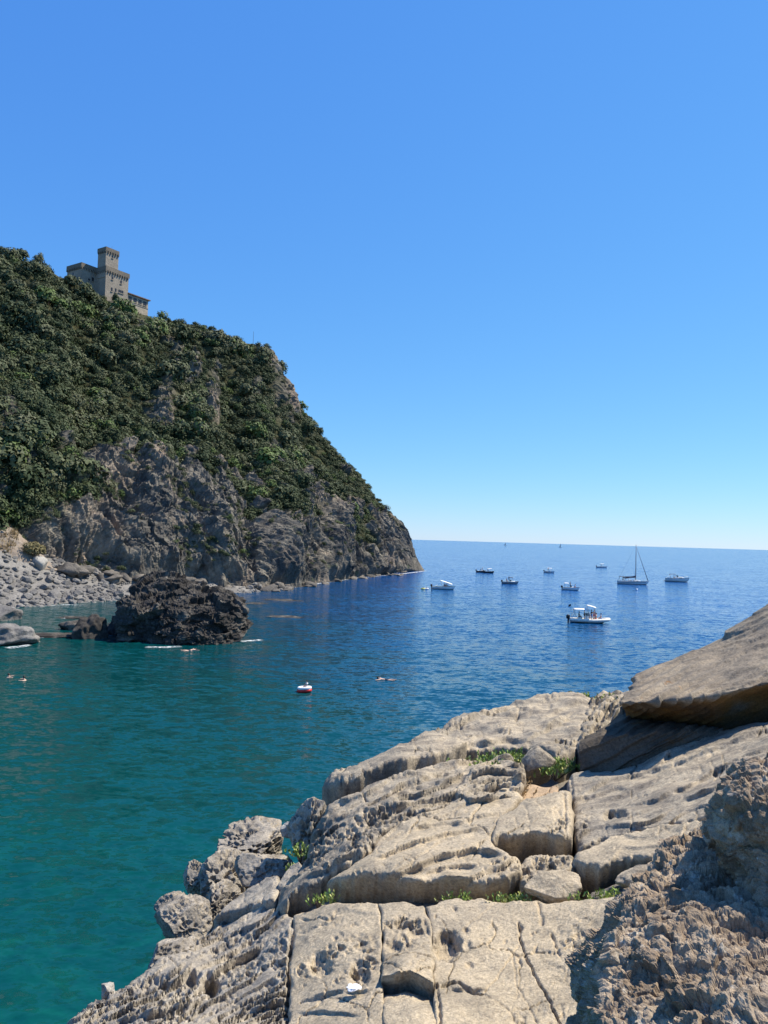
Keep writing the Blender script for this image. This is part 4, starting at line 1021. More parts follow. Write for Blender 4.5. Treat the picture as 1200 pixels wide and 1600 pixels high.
# --- left honeycombed slabs
slab([(70, 1650), (110, 1598), (150, 1565), (200, 1540), (250, 1505), (300, 1472), (335, 1448), (375, 1432), (420, 1423), (445, 1430), (461, 1441), (457, 1500), (454, 1560), (450, 1650)], 'grey', shore, .12, .25, .35, thick=2.6, seed=4, beds=(15, .11, .62), warp=8, wav=.14, streak=.085, fine=.016, bedv=4.0,
     pits=[(pit_area((430, 1530, 90, 70), (220, 1580, 120, 50), (350, 1480, 90, 45)), 10, .075, .6)], cracks=[([(458, 1450), (452, 1510), (450, 1580)], 5, .14)],
     ledges=[([(290, 1560), (330, 1535), (375, 1505), (420, 1480)], .30, 16), ([(230, 1560), (300, 1530), (360, 1495), (420, 1450)], .16, 14), ([(180, 1600), (250, 1590), (330, 1560)], .16, 16), ([(300, 1510), (350, 1480), (400, 1450)], .14, 12), ([(350, 1590), (420, 1575), (455, 1560)], .10, 12)],
     holes=[(330, 1545, 14, 18, .3), (300, 1535, 14, 10, .2), (255, 1545, 12, 8, .2)])
slab([(330, 1448), (350, 1428), (385, 1404), (418, 1384), (436, 1380), (438, 1396), (430, 1418), (400, 1428), (360, 1440)], 'grey', shore, .35, .4, .4, thick=1.6, seed=5, beds=(30, .03, .5), warp=3, wav=.05, streak=.02)
# --- nose block and dome at the far edge
slab([(508, 1244), (511, 1228), (530, 1214), (560, 1211), (600, 1195), (640, 1172), (660, 1160), (695, 1165), (730, 1177), (700, 1190), (655, 1203), (600, 1216), (560, 1236), (530, 1246)], 'mid', shore, .55, .40, .7, thick=2.4, seed=6, beds=(24, .05, .5), warp=5, wav=.08, streak=.03,
     holes=[(533, 1220, 6, 4, .15)], pits=[(pit_area((528, 1235, 22, 20), (640, 1178, 20, 10)), 11, .10, .5)])
slab([(655, 1166), (680, 1146), (715, 1126), (770, 1112), (830, 1098), (880, 1089), (906, 1092), (926, 1100), (922, 1125), (912, 1155), (895, 1182), (870, 1194), (840, 1178), (790, 1174), (740, 1180), (700, 1184)], 'mid', shore, .30, .45, .8, thick=2.2, seed=7, beds=(20, .08, .28), warp=5, wav=.10, streak=.05, fine=.014,
     ledges=[([(680, 1160), (720, 1135), (770, 1115), (830, 1104), (870, 1102)], .26, 8), ([(700, 1182), (740, 1172), (790, 1166), (850, 1172)], .2, 8), ([(815, 1175), (850, 1150), (880, 1130), (905, 1112)], .22, 9)],
     cracks=[([(780, 1146), (820, 1137)], 2, .1), ([(870, 1160), (885, 1180)], 3, .12)], pits=[(pit_area((690, 1142, 40, 14), (760, 1118, 50, 6), (885, 1172, 25, 14)), 11, .12, .6)])
slab([(903, 1178), (908, 1145), (915, 1112), (930, 1094), (962, 1090), (988, 1086), (990, 1108), (965, 1130), (940, 1150), (922, 1172)], 'mid', shore, .30, .5, .5, thick=2.0, seed=8, beds=(9, .10, 1.1), warp=7, wav=.2, streak=.14, fine=.02,
     cracks=[([(915, 1165), (940, 1130), (960, 1100)], 4, .25), ([(925, 1160), (955, 1120)], 3, .2), ([(918, 1130), (945, 1098)], 3, .15)])
# --- honeycombed slab in the middle left
slab([(432, 1428), (436, 1404), (458, 1380), (480, 1350), (487, 1312), (515, 1275), (560, 1253), (610, 1230), (645, 1214), (700, 1204), (752, 1194), (800, 1192), (815, 1210), (803, 1232), (750, 1253), (700, 1272), (645, 1290), (597, 1314), (582, 1342), (545, 1368), (505, 1388), (470, 1412), (448, 1430)], 'mid', shore, .34, .40, .5, thick=1.6, seed=9, beds=(20, .12, .42), warp=7, wav=.12, streak=.10, fine=.016, bedv=4.5,
     pits=[(pit_area((560, 1330, 50, 26), (600, 1290, 60, 18), (520, 1360, 50, 26), (645, 1292, 40, 12), (500, 1320, 30, 30)), 9.5, .10, .7)],
     ledges=[([(560, 1300), (610, 1280), (660, 1262), (720, 1248), (780, 1232)], .26, 12), ([(600, 1262), (650, 1242), (700, 1232), (760, 1222)], .16, 10), ([(620, 1232), (680, 1220), (740, 1212)], .12, 9), ([(470, 1395), (520, 1370), (570, 1345)], .18, 12), ([(690, 1282), (740, 1262), (800, 1246)], .22, 12)],
     cracks=[([(650, 1240), (700, 1215), (740, 1210)], 2.5, .08), ([(720, 1255), (735, 1235), (770, 1222)], 3, .12)], holes=[(720, 1275, 22, 8, .22), (650, 1285, 24, 7, .2)])
slab([(712, 1246), (735, 1226), (770, 1212), (800, 1206), (815, 1214), (822, 1236), (806, 1252), (770, 1262), (735, 1268), (715, 1262)], 'mid', shore, .42, .4, .4, thick=1.0, seed=10, beds=(12, .13, .2), warp=7, wav=.12, streak=.14, bedv=6,
     ledges=[([(720, 1240), (760, 1228), (812, 1226)], .24, 8), ([(722, 1254), (770, 1244), (818, 1238)], .22, 8)], pits=[(pit_area((770, 1235, 40, 22)), 12, .10, .5)])
# --- central tan slab above the crevice
slab([(508, 1390), (545, 1368), (575, 1347), (592, 1322), (640, 1292), (700, 1273), (752, 1256), (800, 1238), (818, 1256), (795, 1280), (768, 1318), (772, 1336), (812, 1350), (813, 1376), (790, 1386), (740, 1392), (690, 1386), (650, 1388), (610, 1384), (575, 1384), (545, 1390), (520, 1392)], 'tan', shore, .28, .24, .30, thick=1.0, seed=11, beds=(28, .11, .36), warp=5, wav=.09, streak=.05, bedv=4,
     ledges=[([(580, 1358), (640, 1335), (700, 1318), (760, 1305)], .16, 11), ([(600, 1388), (650, 1372), (690, 1352), (740, 1340), (790, 1345)], .20, 12), ([(620, 1318), (680, 1296), (740, 1276)], .10, 9), ([(650, 1382), (700, 1366), (760, 1362)], .12, 10)],
     cracks=[([(560, 1352), (620, 1318), (700, 1285), (770, 1252)], 2.5, .06), ([(640, 1370), (670, 1345), (700, 1318)], 2, .04)], pits=[(pit_area((560, 1385, 30, 14), (745, 1395, 60, 10), (790, 1368, 30, 20)), 9, .07, .5)])
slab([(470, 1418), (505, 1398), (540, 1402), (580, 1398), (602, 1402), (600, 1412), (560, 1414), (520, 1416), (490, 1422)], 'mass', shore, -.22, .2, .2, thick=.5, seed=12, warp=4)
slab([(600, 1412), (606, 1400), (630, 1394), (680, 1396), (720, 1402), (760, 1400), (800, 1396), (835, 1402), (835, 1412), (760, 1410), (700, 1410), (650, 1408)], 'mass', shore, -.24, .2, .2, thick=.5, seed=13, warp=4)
# --- blocks right of it
slab([(764, 1332), (770, 1308), (790, 1280), (830, 1264), (870, 1256), (892, 1250), (895, 1290), (894, 1322), (878, 1326), (830, 1318), (800, 1322)], 'tan', shore, .34, .42, .38, thick=.9, seed=14, beds=(45, .03, .2), warp=8, wav=.05, streak=.02,
     pits=[(pit_area((875, 1315, 20, 25)), 11, .09, .55)], cracks=[([(772, 1310), (780, 1280), (790, 1265)], 3, .1), ([(882, 1260), (884, 1330)], 2.5, .06)])
slab([(808, 1368), (816, 1348), (832, 1340), (880, 1342), (896, 1346), (898, 1376), (880, 1386), (850, 1391), (815, 1388)], 'tan', shore, .14, .28, .3, thick=.7, seed=15, beds=(18, .05, .1), warp=8, wav=.08, streak=.03, pits=[(pit_area((850, 1365, 50, 26)), 9, .07, .6)])
# --- long smooth slabs below the great boulder
slab([(885, 1228), (905, 1208), (980, 1194), (1060, 1172), (1200, 1132), (1310, 1100), (1310, 1258), (1105, 1290), (1010, 1300), (948, 1311), (907, 1330), (897, 1306), (893, 1262)], 'mid', shore, .18, .30, .35, thick=.8, seed=16, beds=(23, .09, .38), warp=8, wav=.08, streak=.07, bedv=3.6,
     ledges=[([(905, 1250), (950, 1226), (1000, 1214), (1060, 1196), (1150, 1164), (1230, 1140)], .14, 9), ([(975, 1270), (1030, 1256), (1065, 1240), (1110, 1212), (1160, 1190), (1230, 1172)], .13, 9), ([(1060, 1262), (1110, 1240), (1170, 1215)], .16, 10), ([(940, 1262), (990, 1240), (1040, 1222)], .08, 8), ([(960, 1202), (1020, 1192), (1080, 1180), (1160, 1150)], .08, 8)],
     holes=[(960, 1281, 22, 10, .3)], cracks=[([(893, 1225), (894, 1280), (896, 1335)], 3, .07), ([(876, 1240), (878, 1300)], 2, .05)], pits=[(pit_area((905, 1280, 18, 40)), 10, .06, .5)])
slab([(899, 1345), (946, 1321), (1010, 1308), (1105, 1293), (1220, 1272), (1220, 1420), (1040, 1354), (970, 1360), (935, 1374), (908, 1370), (898, 1358)], 'tan', shore, .28, .36, .35, thick=.9, seed=17, beds=(34, .045, .3), warp=8, wav=.06, streak=.03, cracks=[([(960, 1345), (980, 1330)], 2.5, .03)])
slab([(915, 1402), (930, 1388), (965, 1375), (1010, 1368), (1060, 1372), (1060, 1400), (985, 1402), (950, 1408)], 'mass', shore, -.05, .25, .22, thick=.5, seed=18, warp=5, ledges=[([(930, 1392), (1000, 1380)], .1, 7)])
slab([(760, 1245), (800, 1232), (820, 1228), (850, 1230), (872, 1226), (868, 1240), (840, 1252), (815, 1268), (795, 1275), (780, 1262)], 'earth', shore, .02, .06, .2, thick=.3, seed=19, beds=(30, .0, .3), warp=6, wav=.03, streak=0, name='earth_patch', label='patch of bare sandy earth between the slabs')

# --- loose blocks
def world_block(px, py, s, label, mat, sc=(1, 1, 1), rz=0., seed=1, dz=0., tx=0., ty=0., t=None, cuts=14, rough=.16, sub=5, name='boulder', cat='boulder', pitted=0.0):
    rs = np.random.default_rng(seed)
    me = boulder_mesh(name, rs, M[mat], sub, cuts, rough, 1.0)
    V = np.empty(len(me.vertices) * 3, np.float32); me.vertices.foreach_get('co', V); V = V.reshape(-1, 3).astype(float)
    n = V / np.linalg.norm(V, axis=1, keepdims=True)
    V += n * (.025 * ridged(V * 2.5 + seed, 3, 5) + .018 * fbm(V * 7 + seed, 2, 6))[:, None]
    if pitted:
        F1, F2, cv = worley3(V * 6.0 + seed, 3); V -= n * (1.3 * pitted * sstep(.05, .22, F2 - F1) * sstep(-.4, -.05, fbm(V * 1.1 + seed, 2, 4)) * (cv > .25))[:, None]
    me.vertices.foreach_set('co', V.astype(np.float32).ravel()); me.polygons.foreach_set('use_smooth', np.full(len(me.polygons), True)); me.update()
    p = shelf(np.array([px * 1.]), np.array([py * 1.]))[0] if t is None else pix(np.array([px * 1.]), np.array([py * 1.]), np.array([t]))[0]
    o = link(name, me, None, (p[0], p[1], p[2] + dz)); o.rotation_euler = (tx, ty, rz); o.scale = (s * sc[0], s * sc[1], s * sc[2])
    return tag(o, label, cat)
world_block(836, 1206, .40, 'squarish sandstone block standing in the green plants', 'mid', (1.0, .9, 1.0), .4, 31, .12, cuts=9, rough=.1)
world_block(872, 1402, .26, 'tan block with dark front wedged in the crevice', 'tan', (1.45, .8, .62), .25, 32, .10, cuts=9, rough=.12)
world_block(1000, 1378, .22, 'flat grey stone slab wedged under the long smooth slab', 'mid', (1.5, .8, .45), .2, 33, .06)
# the pile of honeycombed boulders by the water
PILE = [(398, 1324, 17.0, 1.05, (1.0, .9, .62), .3, 41, 'grey', .11, 'flat honeycombed grey boulder at the top of the boulder pile'),
        (414, 1358, 15.2, .72, (1.05, .8, .62), .1, 42, 'grey', .06, 'pale faceted boulder under the flat honeycombed boulder'),
        (352, 1378, 14.6, .82, (1.0, .9, .80), .8, 43, 'grey', .13, 'big round boulder riddled with honeycomb holes in the pile'),
        (309, 1370, 15.4, .42, (1.2, .9, 1.0), 1.9, 44, 'grey', .08, 'dark small boulder left of the big honeycombed boulder'),
        (290, 1444, 13.2, .62, (1.0, .9, .82), 2.4, 45, 'grey', .05, 'pale angular boulder at the left end of the pile above the water'),
        (272, 1414, 14.0, .33, (1.2, .8, .8), .5, 46, 'grey', .08, 'small pitted boulder behind the pale angular boulder'),
        (272, 1492, 12.4, .45, (1.2, .9, .7), .9, 47, 'grey', .06, 'dark low boulder below the pale angular boulder'),
        (484, 1298, 14.2, .74, (.75, .9, 1.1), .2, 48, 'grey', .10, 'dark shadowed block at the corner under the nose slab'),
        (462, 1375, 12.6, .34, (1.1, .7, 1.0), 1.0, 49, 'grey', .0, 'small pale stone leaning beside the green tuft'),
        (456, 1296, 15.6, .26, (1.0, .8, .9), .4, 50, 'pale_stone', .0, 'small pale stone behind the shadowed corner block'),
        (345, 1410, 13.2, .50, (1.1, .8, .8), 1.4, 51, 'grey', .08, 'dark pitted boulder in the middle of the pile below the honeycombed one'),
        (168, 1547, 8.6, .13, (1.0, .8, 1.15), .7, 52, 'pale_stone', .0, 'small white stone perched on the edge of the shelf')]
for (x, y, t, s, sc, rz, sd, mt, pit, lb) in PILE:
    world_block(x, y, s * .86, lb, mt, sc, rz, sd, -.02, t=t if y > 1540 else None, pitted=pit * 1.5, cuts=16, rough=.10, sub=6 if s > .4 else 5)

# --- the great boulder: a lit back above a shaded, lichened face, resting on a lower block
def loft_obj(name, rows, nu_, nv_, dispf, mat, label, cat, smooth=True, lichen_shade=None):
    W = loft_rock(rows, nu_, nv_, dispf)
    at_ = None if lichen_shade is None else {'lichen_shade': np.clip(sstep(lichen_shade - .025, lichen_shade + .025, np.linspace(0, 1, nv_))[None, :] * sstep(-.55, -.1, fbm(W * .9, 4, 17)), 0, 1)}  # mask from the lip down: lichen plus shade painted into the face
    return tag(link(name, mesh_np(name, W.reshape(-1, 3), grid_faces(nu_, nv_), M[mat], smooth, at_)), label, cat)
def dgreat(W, n):
    px, py = project(W); z = np.concatenate([np.stack([px, py], -1) / 60.0, np.zeros(px.shape + (1,))], -1)
    h = .12 * fbm(W * .7, 3, 60) + .012 * ridged(W * 4, 3, 62)
    for sp, am, sl, sd in ((24, .075, .52, 1), (10, .04, .48, 2)):
        cc = (py + sl * (px - 600)) / sp + 1.0 * fbm(z * .5, 2, 91 + sd) + .2 * fbm(z * 1.5, 3, 92 + sd, .4)
        fr = cc - np.floor(cc); saw = np.where(fr < .86, (fr / .86) ** 2, (1 - fr) / .14)
        bid = _hash(np.floor(cc).astype(np.int64), np.zeros(cc.shape, np.int64), np.zeros(cc.shape, np.int64), sd) / 4294967296.0
        h += am * (saw - .5) * (.3 + bid) * sstep(-.3, .1, fbm(W * .6, 2, 93 + sd))
    return h
rows = [[(1000, 1100, 20), (1040, 1075, 22), (1100, 1060, 22), (1200, 1030, 22), (1320, 980, 22)],
        [(988, 1085, 16.5), (1000, 1060, 18), (1065, 1036, 18.5), (1130, 1004, 18.5), (1200, 960, 18.5), (1320, 890, 18.5)],
        [(984, 1078, 15.0), (992, 1052, 15.8), (1062, 1027, 16.5), (1130, 993, 16.6), (1200, 946, 16.6), (1320, 875, 16.6)],
        [(978, 1084, 14.2), (1000, 1066, 14.7), (1066, 1046, 15.0), (1130, 1022, 15.2), (1200, 990, 15.2), (1320, 935, 15.2)],
        [(970, 1096, 13.2), (1010, 1090, 13.3), (1070, 1080, 13.3), (1130, 1066, 13.3), (1200, 1042, 13.3), (1320, 1010, 13.2)],
        [(968, 1099, 13.0), (1012, 1097, 12.8), (1070, 1092, 12.7), (1115, 1087, 12.7), (1200, 1067, 12.6), (1320, 1040, 12.6)],
        [(972, 1104, 13.5), (1015, 1106, 13.3), (1070, 1106, 13.2), (1115, 1110, 13.2), (1200, 1090, 13.2), (1320, 1066, 13.2)],
        [(976, 1112, 14.2), (1020, 1124, 14.0), (1070, 1134, 13.8), (1115, 1140, 13.7), (1200, 1122, 13.6), (1320, 1095, 13.6)],
        [(980, 1130, 14.6), (1020, 1160, 14.4), (1070, 1175, 14.2), (1115, 1180, 14.1), (1200, 1165, 14.0), (1320, 1140, 14.0)]]
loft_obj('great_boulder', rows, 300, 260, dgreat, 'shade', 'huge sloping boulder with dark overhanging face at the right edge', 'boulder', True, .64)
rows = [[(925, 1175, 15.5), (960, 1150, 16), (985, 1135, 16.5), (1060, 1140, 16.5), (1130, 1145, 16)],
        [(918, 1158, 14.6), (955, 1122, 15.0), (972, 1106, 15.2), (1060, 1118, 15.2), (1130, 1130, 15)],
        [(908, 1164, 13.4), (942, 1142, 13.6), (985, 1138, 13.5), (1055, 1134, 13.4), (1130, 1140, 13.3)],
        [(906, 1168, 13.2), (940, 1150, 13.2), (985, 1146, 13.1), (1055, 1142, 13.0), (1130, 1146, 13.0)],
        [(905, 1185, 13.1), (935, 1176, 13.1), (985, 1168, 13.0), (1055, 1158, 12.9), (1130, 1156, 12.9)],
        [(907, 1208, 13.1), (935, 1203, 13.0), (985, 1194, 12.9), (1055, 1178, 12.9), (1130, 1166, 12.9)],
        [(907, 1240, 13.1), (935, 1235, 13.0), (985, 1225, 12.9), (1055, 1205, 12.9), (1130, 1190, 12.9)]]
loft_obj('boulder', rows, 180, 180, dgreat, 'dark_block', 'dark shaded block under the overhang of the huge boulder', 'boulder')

# --- rough conglomerate close by, lower right
def dcong(W, n):
    wv = .05 * np.stack([fbm(W * 6, 3, 1), fbm(W * 6, 3, 2), fbm(W * 6, 3, 3)], -1)
    a, b, c = worley3((W + wv) * 6.0, 71); a2, b2, c2 = worley3((W + wv) * 14, 72); a3, b3, c3 = worley3((W + wv * .5) * 34, 73)
    dome = lambda d: np.sqrt(np.clip(1 - (d / .85) ** 2, 0, 1))
    return .11 * fbm(W * 2.4, 4, 70) + .075 * dome(a) * (c - .25) + .045 * dome(a2) * (c2 - .2) + .018 * dome(a3) * c3 + .03 * fbm(W * 12, 4, 74, .65)
def zrow(pts):     # (px, py, z): rows given by height
    o = []
    for x, y, z in pts:
        r = ray(np.array([x * 1.]), np.array([y * 1.]))[0]; o.append((x, y, (z - EYE) / r[2]))
    return o
rows = [zrow(r) for r in [
        [(985, 1430, 10.6), (1010, 1400, 10.8), (1060, 1370, 10.8), (1110, 1340, 10.9), (1200, 1330, 11.0), (1340, 1320, 11.0), (1750, 1380, 11.0)],
        [(955, 1452, 11.1), (990, 1402, 11.4), (1032, 1356, 11.5), (1062, 1324, 11.55), (1112, 1310, 11.6), (1200, 1320, 11.6), (1340, 1320, 11.6), (1750, 1380, 11.6)],
        [(926, 1484, 11.15), (975, 1432, 11.6), (1030, 1388, 11.68), (1080, 1362, 11.7), (1130, 1362, 11.7), (1200, 1370, 11.72), (1340, 1380, 11.75), (1750, 1440, 11.75)],
        [(912, 1520, 11.2), (958, 1482, 11.62), (1030, 1440, 11.72), (1090, 1420, 11.74), (1140, 1425, 11.74), (1200, 1440, 11.75), (1340, 1460, 11.8), (1750, 1520, 11.8)],
        [(906, 1560, 11.2), (945, 1535, 11.55), (1030, 1500, 11.68), (1090, 1490, 11.74), (1140, 1500, 11.76), (1200, 1515, 11.78), (1340, 1540, 11.8), (1750, 1600, 11.8)],
        [(908, 1640, 11.1), (945, 1620, 11.5), (1030, 1575, 11.62), (1090, 1565, 11.72), (1140, 1580, 11.76), (1200, 1600, 11.8), (1340, 1640, 11.8), (1750, 1700, 11.8)],
        [(925, 1760, 10.9), (965, 1740, 11.2), (1030, 1700, 11.5), (1090, 1700, 11.65), (1140, 1720, 11.7), (1200, 1740, 11.7), (1340, 1780, 11.7), (1750, 1840, 11.7)]]]
loft_obj('conglomerate_outcrop', rows, 560, 360, dcong, 'conglomerate', 'rough pebbly conglomerate outcrop in the lower right corner', 'rock', False)
rows = [[(1125, 1330, 5.0), (1140, 1290, 5.0), (1170, 1270, 5.0), (1230, 1290, 5.0), (1300, 1330, 5.0)],
        [(1108, 1300, 4.3), (1122, 1250, 4.4), (1148, 1208, 4.4), (1170, 1192, 4.4), (1215, 1200, 4.4), (1300, 1300, 4.4)],
        [(1104, 1296, 4.1), (1126, 1252, 4.0), (1158, 1225, 3.95), (1185, 1215, 3.9), (1225, 1222, 3.8), (1300, 1310, 3.8)],
        [(1112, 1312, 4.0), (1134, 1290, 3.8), (1164, 1275, 3.65), (1190, 1272, 3.6), (1230, 1275, 3.5), (1300, 1340, 3.4)],
        [(1132, 1342, 4.05), (1148, 1330, 3.85), (1172, 1322, 3.7), (1195, 1322, 3.6), (1235, 1320, 3.45), (1360, 1330, 3.3)],
        [(1145, 1385, 4.0), (1158, 1375, 3.85), (1178, 1370, 3.7), (1200, 1375, 3.55), (1240, 1380, 3.4), (1360, 1390, 3.2)],
        [(1150, 1440, 4.0), (1162, 1440, 3.85), (1182, 1440, 3.7), (1205, 1445, 3.55), (1245, 1450, 3.4), (1360, 1460, 3.2)]]
loft_obj('conglomerate_block', rows, 240, 240, dcong, 'conglomerate', 'upper knob of pebbly conglomerate jutting in from the right edge', 'rock', False)

# --- plants in the crevices
def tuft(pts, n, hgt, label, seed, spread=.12, cat='plant', mat='succulent', wide=.010, flow=0.0):
    rs = np.random.default_rng(seed); V, T_ = [], []
    c0 = shelf(np.array([pts[0][0] * 1.]), np.array([pts[0][1] * 1.]))[0]
    for k in range(n):
        x, y = pts[rs.integers(len(pts))]; b = shelf(np.array([x * 1.]), np.array([y * 1.]))[0] - c0 + np.array([rs.normal() * spread, rs.normal() * spread * .6, rs.uniform(-.02, .03)])
        a = rs.uniform(0, 6.28); lean = rs.uniform(.1, .8); h = hgt * rs.uniform(.45, 1.0); d = np.array([math.cos(a) * lean, math.sin(a) * lean, 1]); d /= np.linalg.norm(d)
        tn = rs.uniform(0, 1)
        for lf in range(5):                              # fleshy leaves up the stem
            q = b + d * h * (.3 + .17 * lf); a2 = rs.uniform(0, 6.28); e = d * .7 + np.array([math.cos(a2), math.sin(a2), .5]) * .8; e /= np.linalg.norm(e)
            sd = np.cross(e, rs.normal(size=3)); sd /= np.linalg.norm(sd); ln = hgt * .34; w = wide
            V += [q - sd * w * .4, q + sd * w * .4, q + e * ln * .6 + sd * w, q + e * ln, q + e * ln * .6 - sd * w]; T_ += [np.clip(tn + rs.normal() * .15, 0, 1)] * 5
    V = np.array(V); m = len(V) // 5; base = np.arange(m) * 5
    F = np.concatenate([np.stack([base, base + 1, base + 2, base + 4], -1), np.stack([base + 4, base + 2, base + 3, base + 3], -1)])
    F3 = np.concatenate([np.stack([base, base + 1, base + 2], -1), np.stack([base, base + 2, base + 4], -1), np.stack([base + 4, base + 2, base + 3], -1)])
    o = empty('plant', tuple(c0)); link('leaves', mesh_np('leaves', V, F3, M[mat], False, {'tint': T_}), o)
    st = MB()
    for k in range(6): st.tube([(0, 0, -.12), (rs.normal() * spread, rs.normal() * spread, hgt * .5)], [.012, .005], 5)
    st.build('stem', M['succulent'] if False else M['bark'], o)
    return tag(o, label, cat)
tuft([(500, 1416), (508, 1412), (515, 1410)], 34, .11, 'leafy green tuft at the left end of the crevice', 1, .07)
tuft([(700, 1412), (713, 1410), (725, 1411)], 34, .09, 'small green tuft in the middle of the crevice', 2, .07)
tuft([(780, 1415), (798, 1413), (818, 1415)], 60, .10, 'wide green tuft in the crevice left of the wedged tan block', 3, .09)
tuft([(905, 1417), (920, 1412), (940, 1407), (955, 1404)], 60, .09, 'spreading green tuft right of the wedged tan block', 4, .08)
tuft([(765, 1200), (780, 1193), (800, 1190), (820, 1190), (775, 1210), (800, 1208)], 330, .17, 'large patch of green plants left of the squarish block', 5, .26, wide=.02)
tuft([(800, 1228), (806, 1238), (812, 1246)], 70, .18, 'dry yellowish plant at the edge of the sandy earth', 6, .13, mat='dry_grass')
tuft([(868, 1210), (875, 1204), (866, 1200)], 120, .18, 'green plant in the shadow right of the squarish block', 7, .16, wide=.02)
tuft([(908, 1094), (915, 1093)], 40, .2, 'small green plant on the far rim of the dome slab', 8, .2, wide=.03)
tuft([(958, 1102), (966, 1096), (962, 1108)], 40, .22, 'small green plant at the foot of the huge boulder on the rim', 9, .2, wide=.03)
tuft([(470, 1340), (476, 1332)], 40, .13, 'dark green plant in the shadow of the corner block', 10, .12, wide=.015)
tuft([(456, 1366)], 30, .14, 'yellow-green tuft among the stones below the corner block', 11, .06)
# --- crumpled paper
m = np.random.default_rng(4)
me = boulder_mesh('paper', m, M['tissue'], 4, 12, .5, .45)
V = np.empty(len(me.vertices) * 3, np.float32); me.vertices.foreach_get('co', V); V = V.reshape(-1, 3); V += .18 * np.stack([ridged(V * 2.0, 3, 3), ridged(V * 2.0, 3, 4), .7 * ridged(V * 2.2, 3, 5)], -1); me.vertices.foreach_set('co', V.ravel()); me.update()
p = shelf(np.array([549.]), np.array([1570.]))[0]; o = link('crumpled_paper', me, None, (p[0], p[1], p[2] + .13)); o.scale = (.075, .05, .045)
tag(o, 'crumpled white paper lying on the tan rock', 'paper')

# ------------------------------------------------------------------ boats
def hull_rings(L_, B_, D_, draft=.35, bow=.45, n=13, stern=.85, sheer=.25):
    """rings from stern (x = -L/2) to bow (x = L/2): port gunwale round the keel to starboard gunwale"""
    rings = []
    for i in range(n):
        s = i / (n - 1); b = B_ / 2 * (stern + (1 - stern) * math.sin(min(1, s / .45) * math.pi / 2)) * (1 - max(0, (s - bow) / (1 - bow)) ** 2.2) + .02
        x = -L_ / 2 + L_ * s; z = D_ + sheer * s ** 2; k = -draft * (1 - max(0, (s - .75) / .25) ** 2) + (D_ * .5) * max(0, (s - .8) / .2) ** 2
        xo = .12 * L_ * max(0, (s - .7) / .3) ** 2
        ring = []
        for a, zz, dx in ((1, z, xo * .35), (.97, z * .55 + k * .2, xo * .12), (.82, z * .15 + k * .5, 0), (.4, k * .85, -xo * .3), (0, k, -xo * .4)):
            ring.append((x + dx - xo * .3, b * a, zz))
        ring += [(p[0], -p[1], p[2]) for p in ring[-2::-1]]
        rings.append(ring)
    return rings
def add_hull(root, L_, B_, D_, mat, bottom=None, **k):
    r = hull_rings(L_, B_, D_, **k); m = MB(); n = len(r[0])
    m.loft(r, False, False); m.add(r[0], [tuple(range(n))[::-1]]); h = m.build('hull', M[mat], root, True)
    d = MB(); d.loft([[(p[0][0], p[0][1] * .97, p[0][2] - .07), (p[0][0], 0, p[0][2] - .03), (p[-1][0], p[-1][1] * .97, p[-1][2] - .07)] for p in r], False, False); d.build('deck', M['gel'], root)
    rail = MB(); rail.tube([p[0] for p in r], .035, 5); rail.tube([p[-1] for p in r], .035, 5); rail.build('rub_rail', M[bottom] if bottom else M['gel'], h, True)
    if bottom:
        b = MB(); b.loft([[(p[0], p[1] * 1.012, min(p[2], .14)) for p in ring[1:-1]] for ring in r], False, False); b.build('bottom_paint', M[bottom], h, True)
    return r
def canopy(root, x, z, lx, ly, mat, tilt=0.0, zbase=.6, poles=True, foot=0.0):
    m = MB(); rings = []
    for i in range(7):
        f = i / 6 - .5; xx = x + f * lx; zz = z + f * tilt - .35 * (f * f) * .5
        rings.append([(xx, (j / 6 - .5) * ly, zz + .12 * (1 - (j / 3 - 1) ** 2)) for j in range(7)] + [(xx, (j / 6 - .5) * ly, zz + .12 * (1 - (j / 3 - 1) ** 2) - .05) for j in range(6, -1, -1)])
    m.loft(rings); c = m.build('canopy', M[mat], root, True)
    if poles:
        for fx in (-.5, .5):
            for fy in (-.5, .5):
                MB().tube([(x + fx * lx * .95, fy * ly * .96, z + fx * tilt * .95 - .06), (x + fx * lx * .55 + foot, fy * ly * .95, zbase)], .03, 5).build('pole', M['steel'], c)
    return c
def outboard(root, x, z, s=1.0):
    m = MB(); m.loft([[(x + dx * s + .28 * s * k * math.cos(a), .2 * s * k * math.sin(a), z + dz * s) for a in [2 * math.pi * q / 10 for q in range(10)]] for dx, dz, k in ((0, .05, .7), (0, .15, 1), (-.02, .45, 1.05), (0, .62, .8), (.02, .68, .3))])
    o = m.build('outboard_motor', M['black'], root, True)
    MB().box((x + .02, 0, z - .3 * s), (.22 * s, .12 * s, .75 * s)).build('leg', M['black'], o)
def windscreen(root, x, z, w, h=.45):
    m = MB(); pts = [(x - .5, -w / 2), (x, -w * .35), (x + .12, 0), (x, w * .35), (x - .5, w / 2)]
    m.loft([[(a, b, z), (a - .18, b * .95, z + h), (a - .21, b * .95, z + h), (a - .03, b, z)] for a, b in pts]); m.build('windscreen', M['glass'], root)
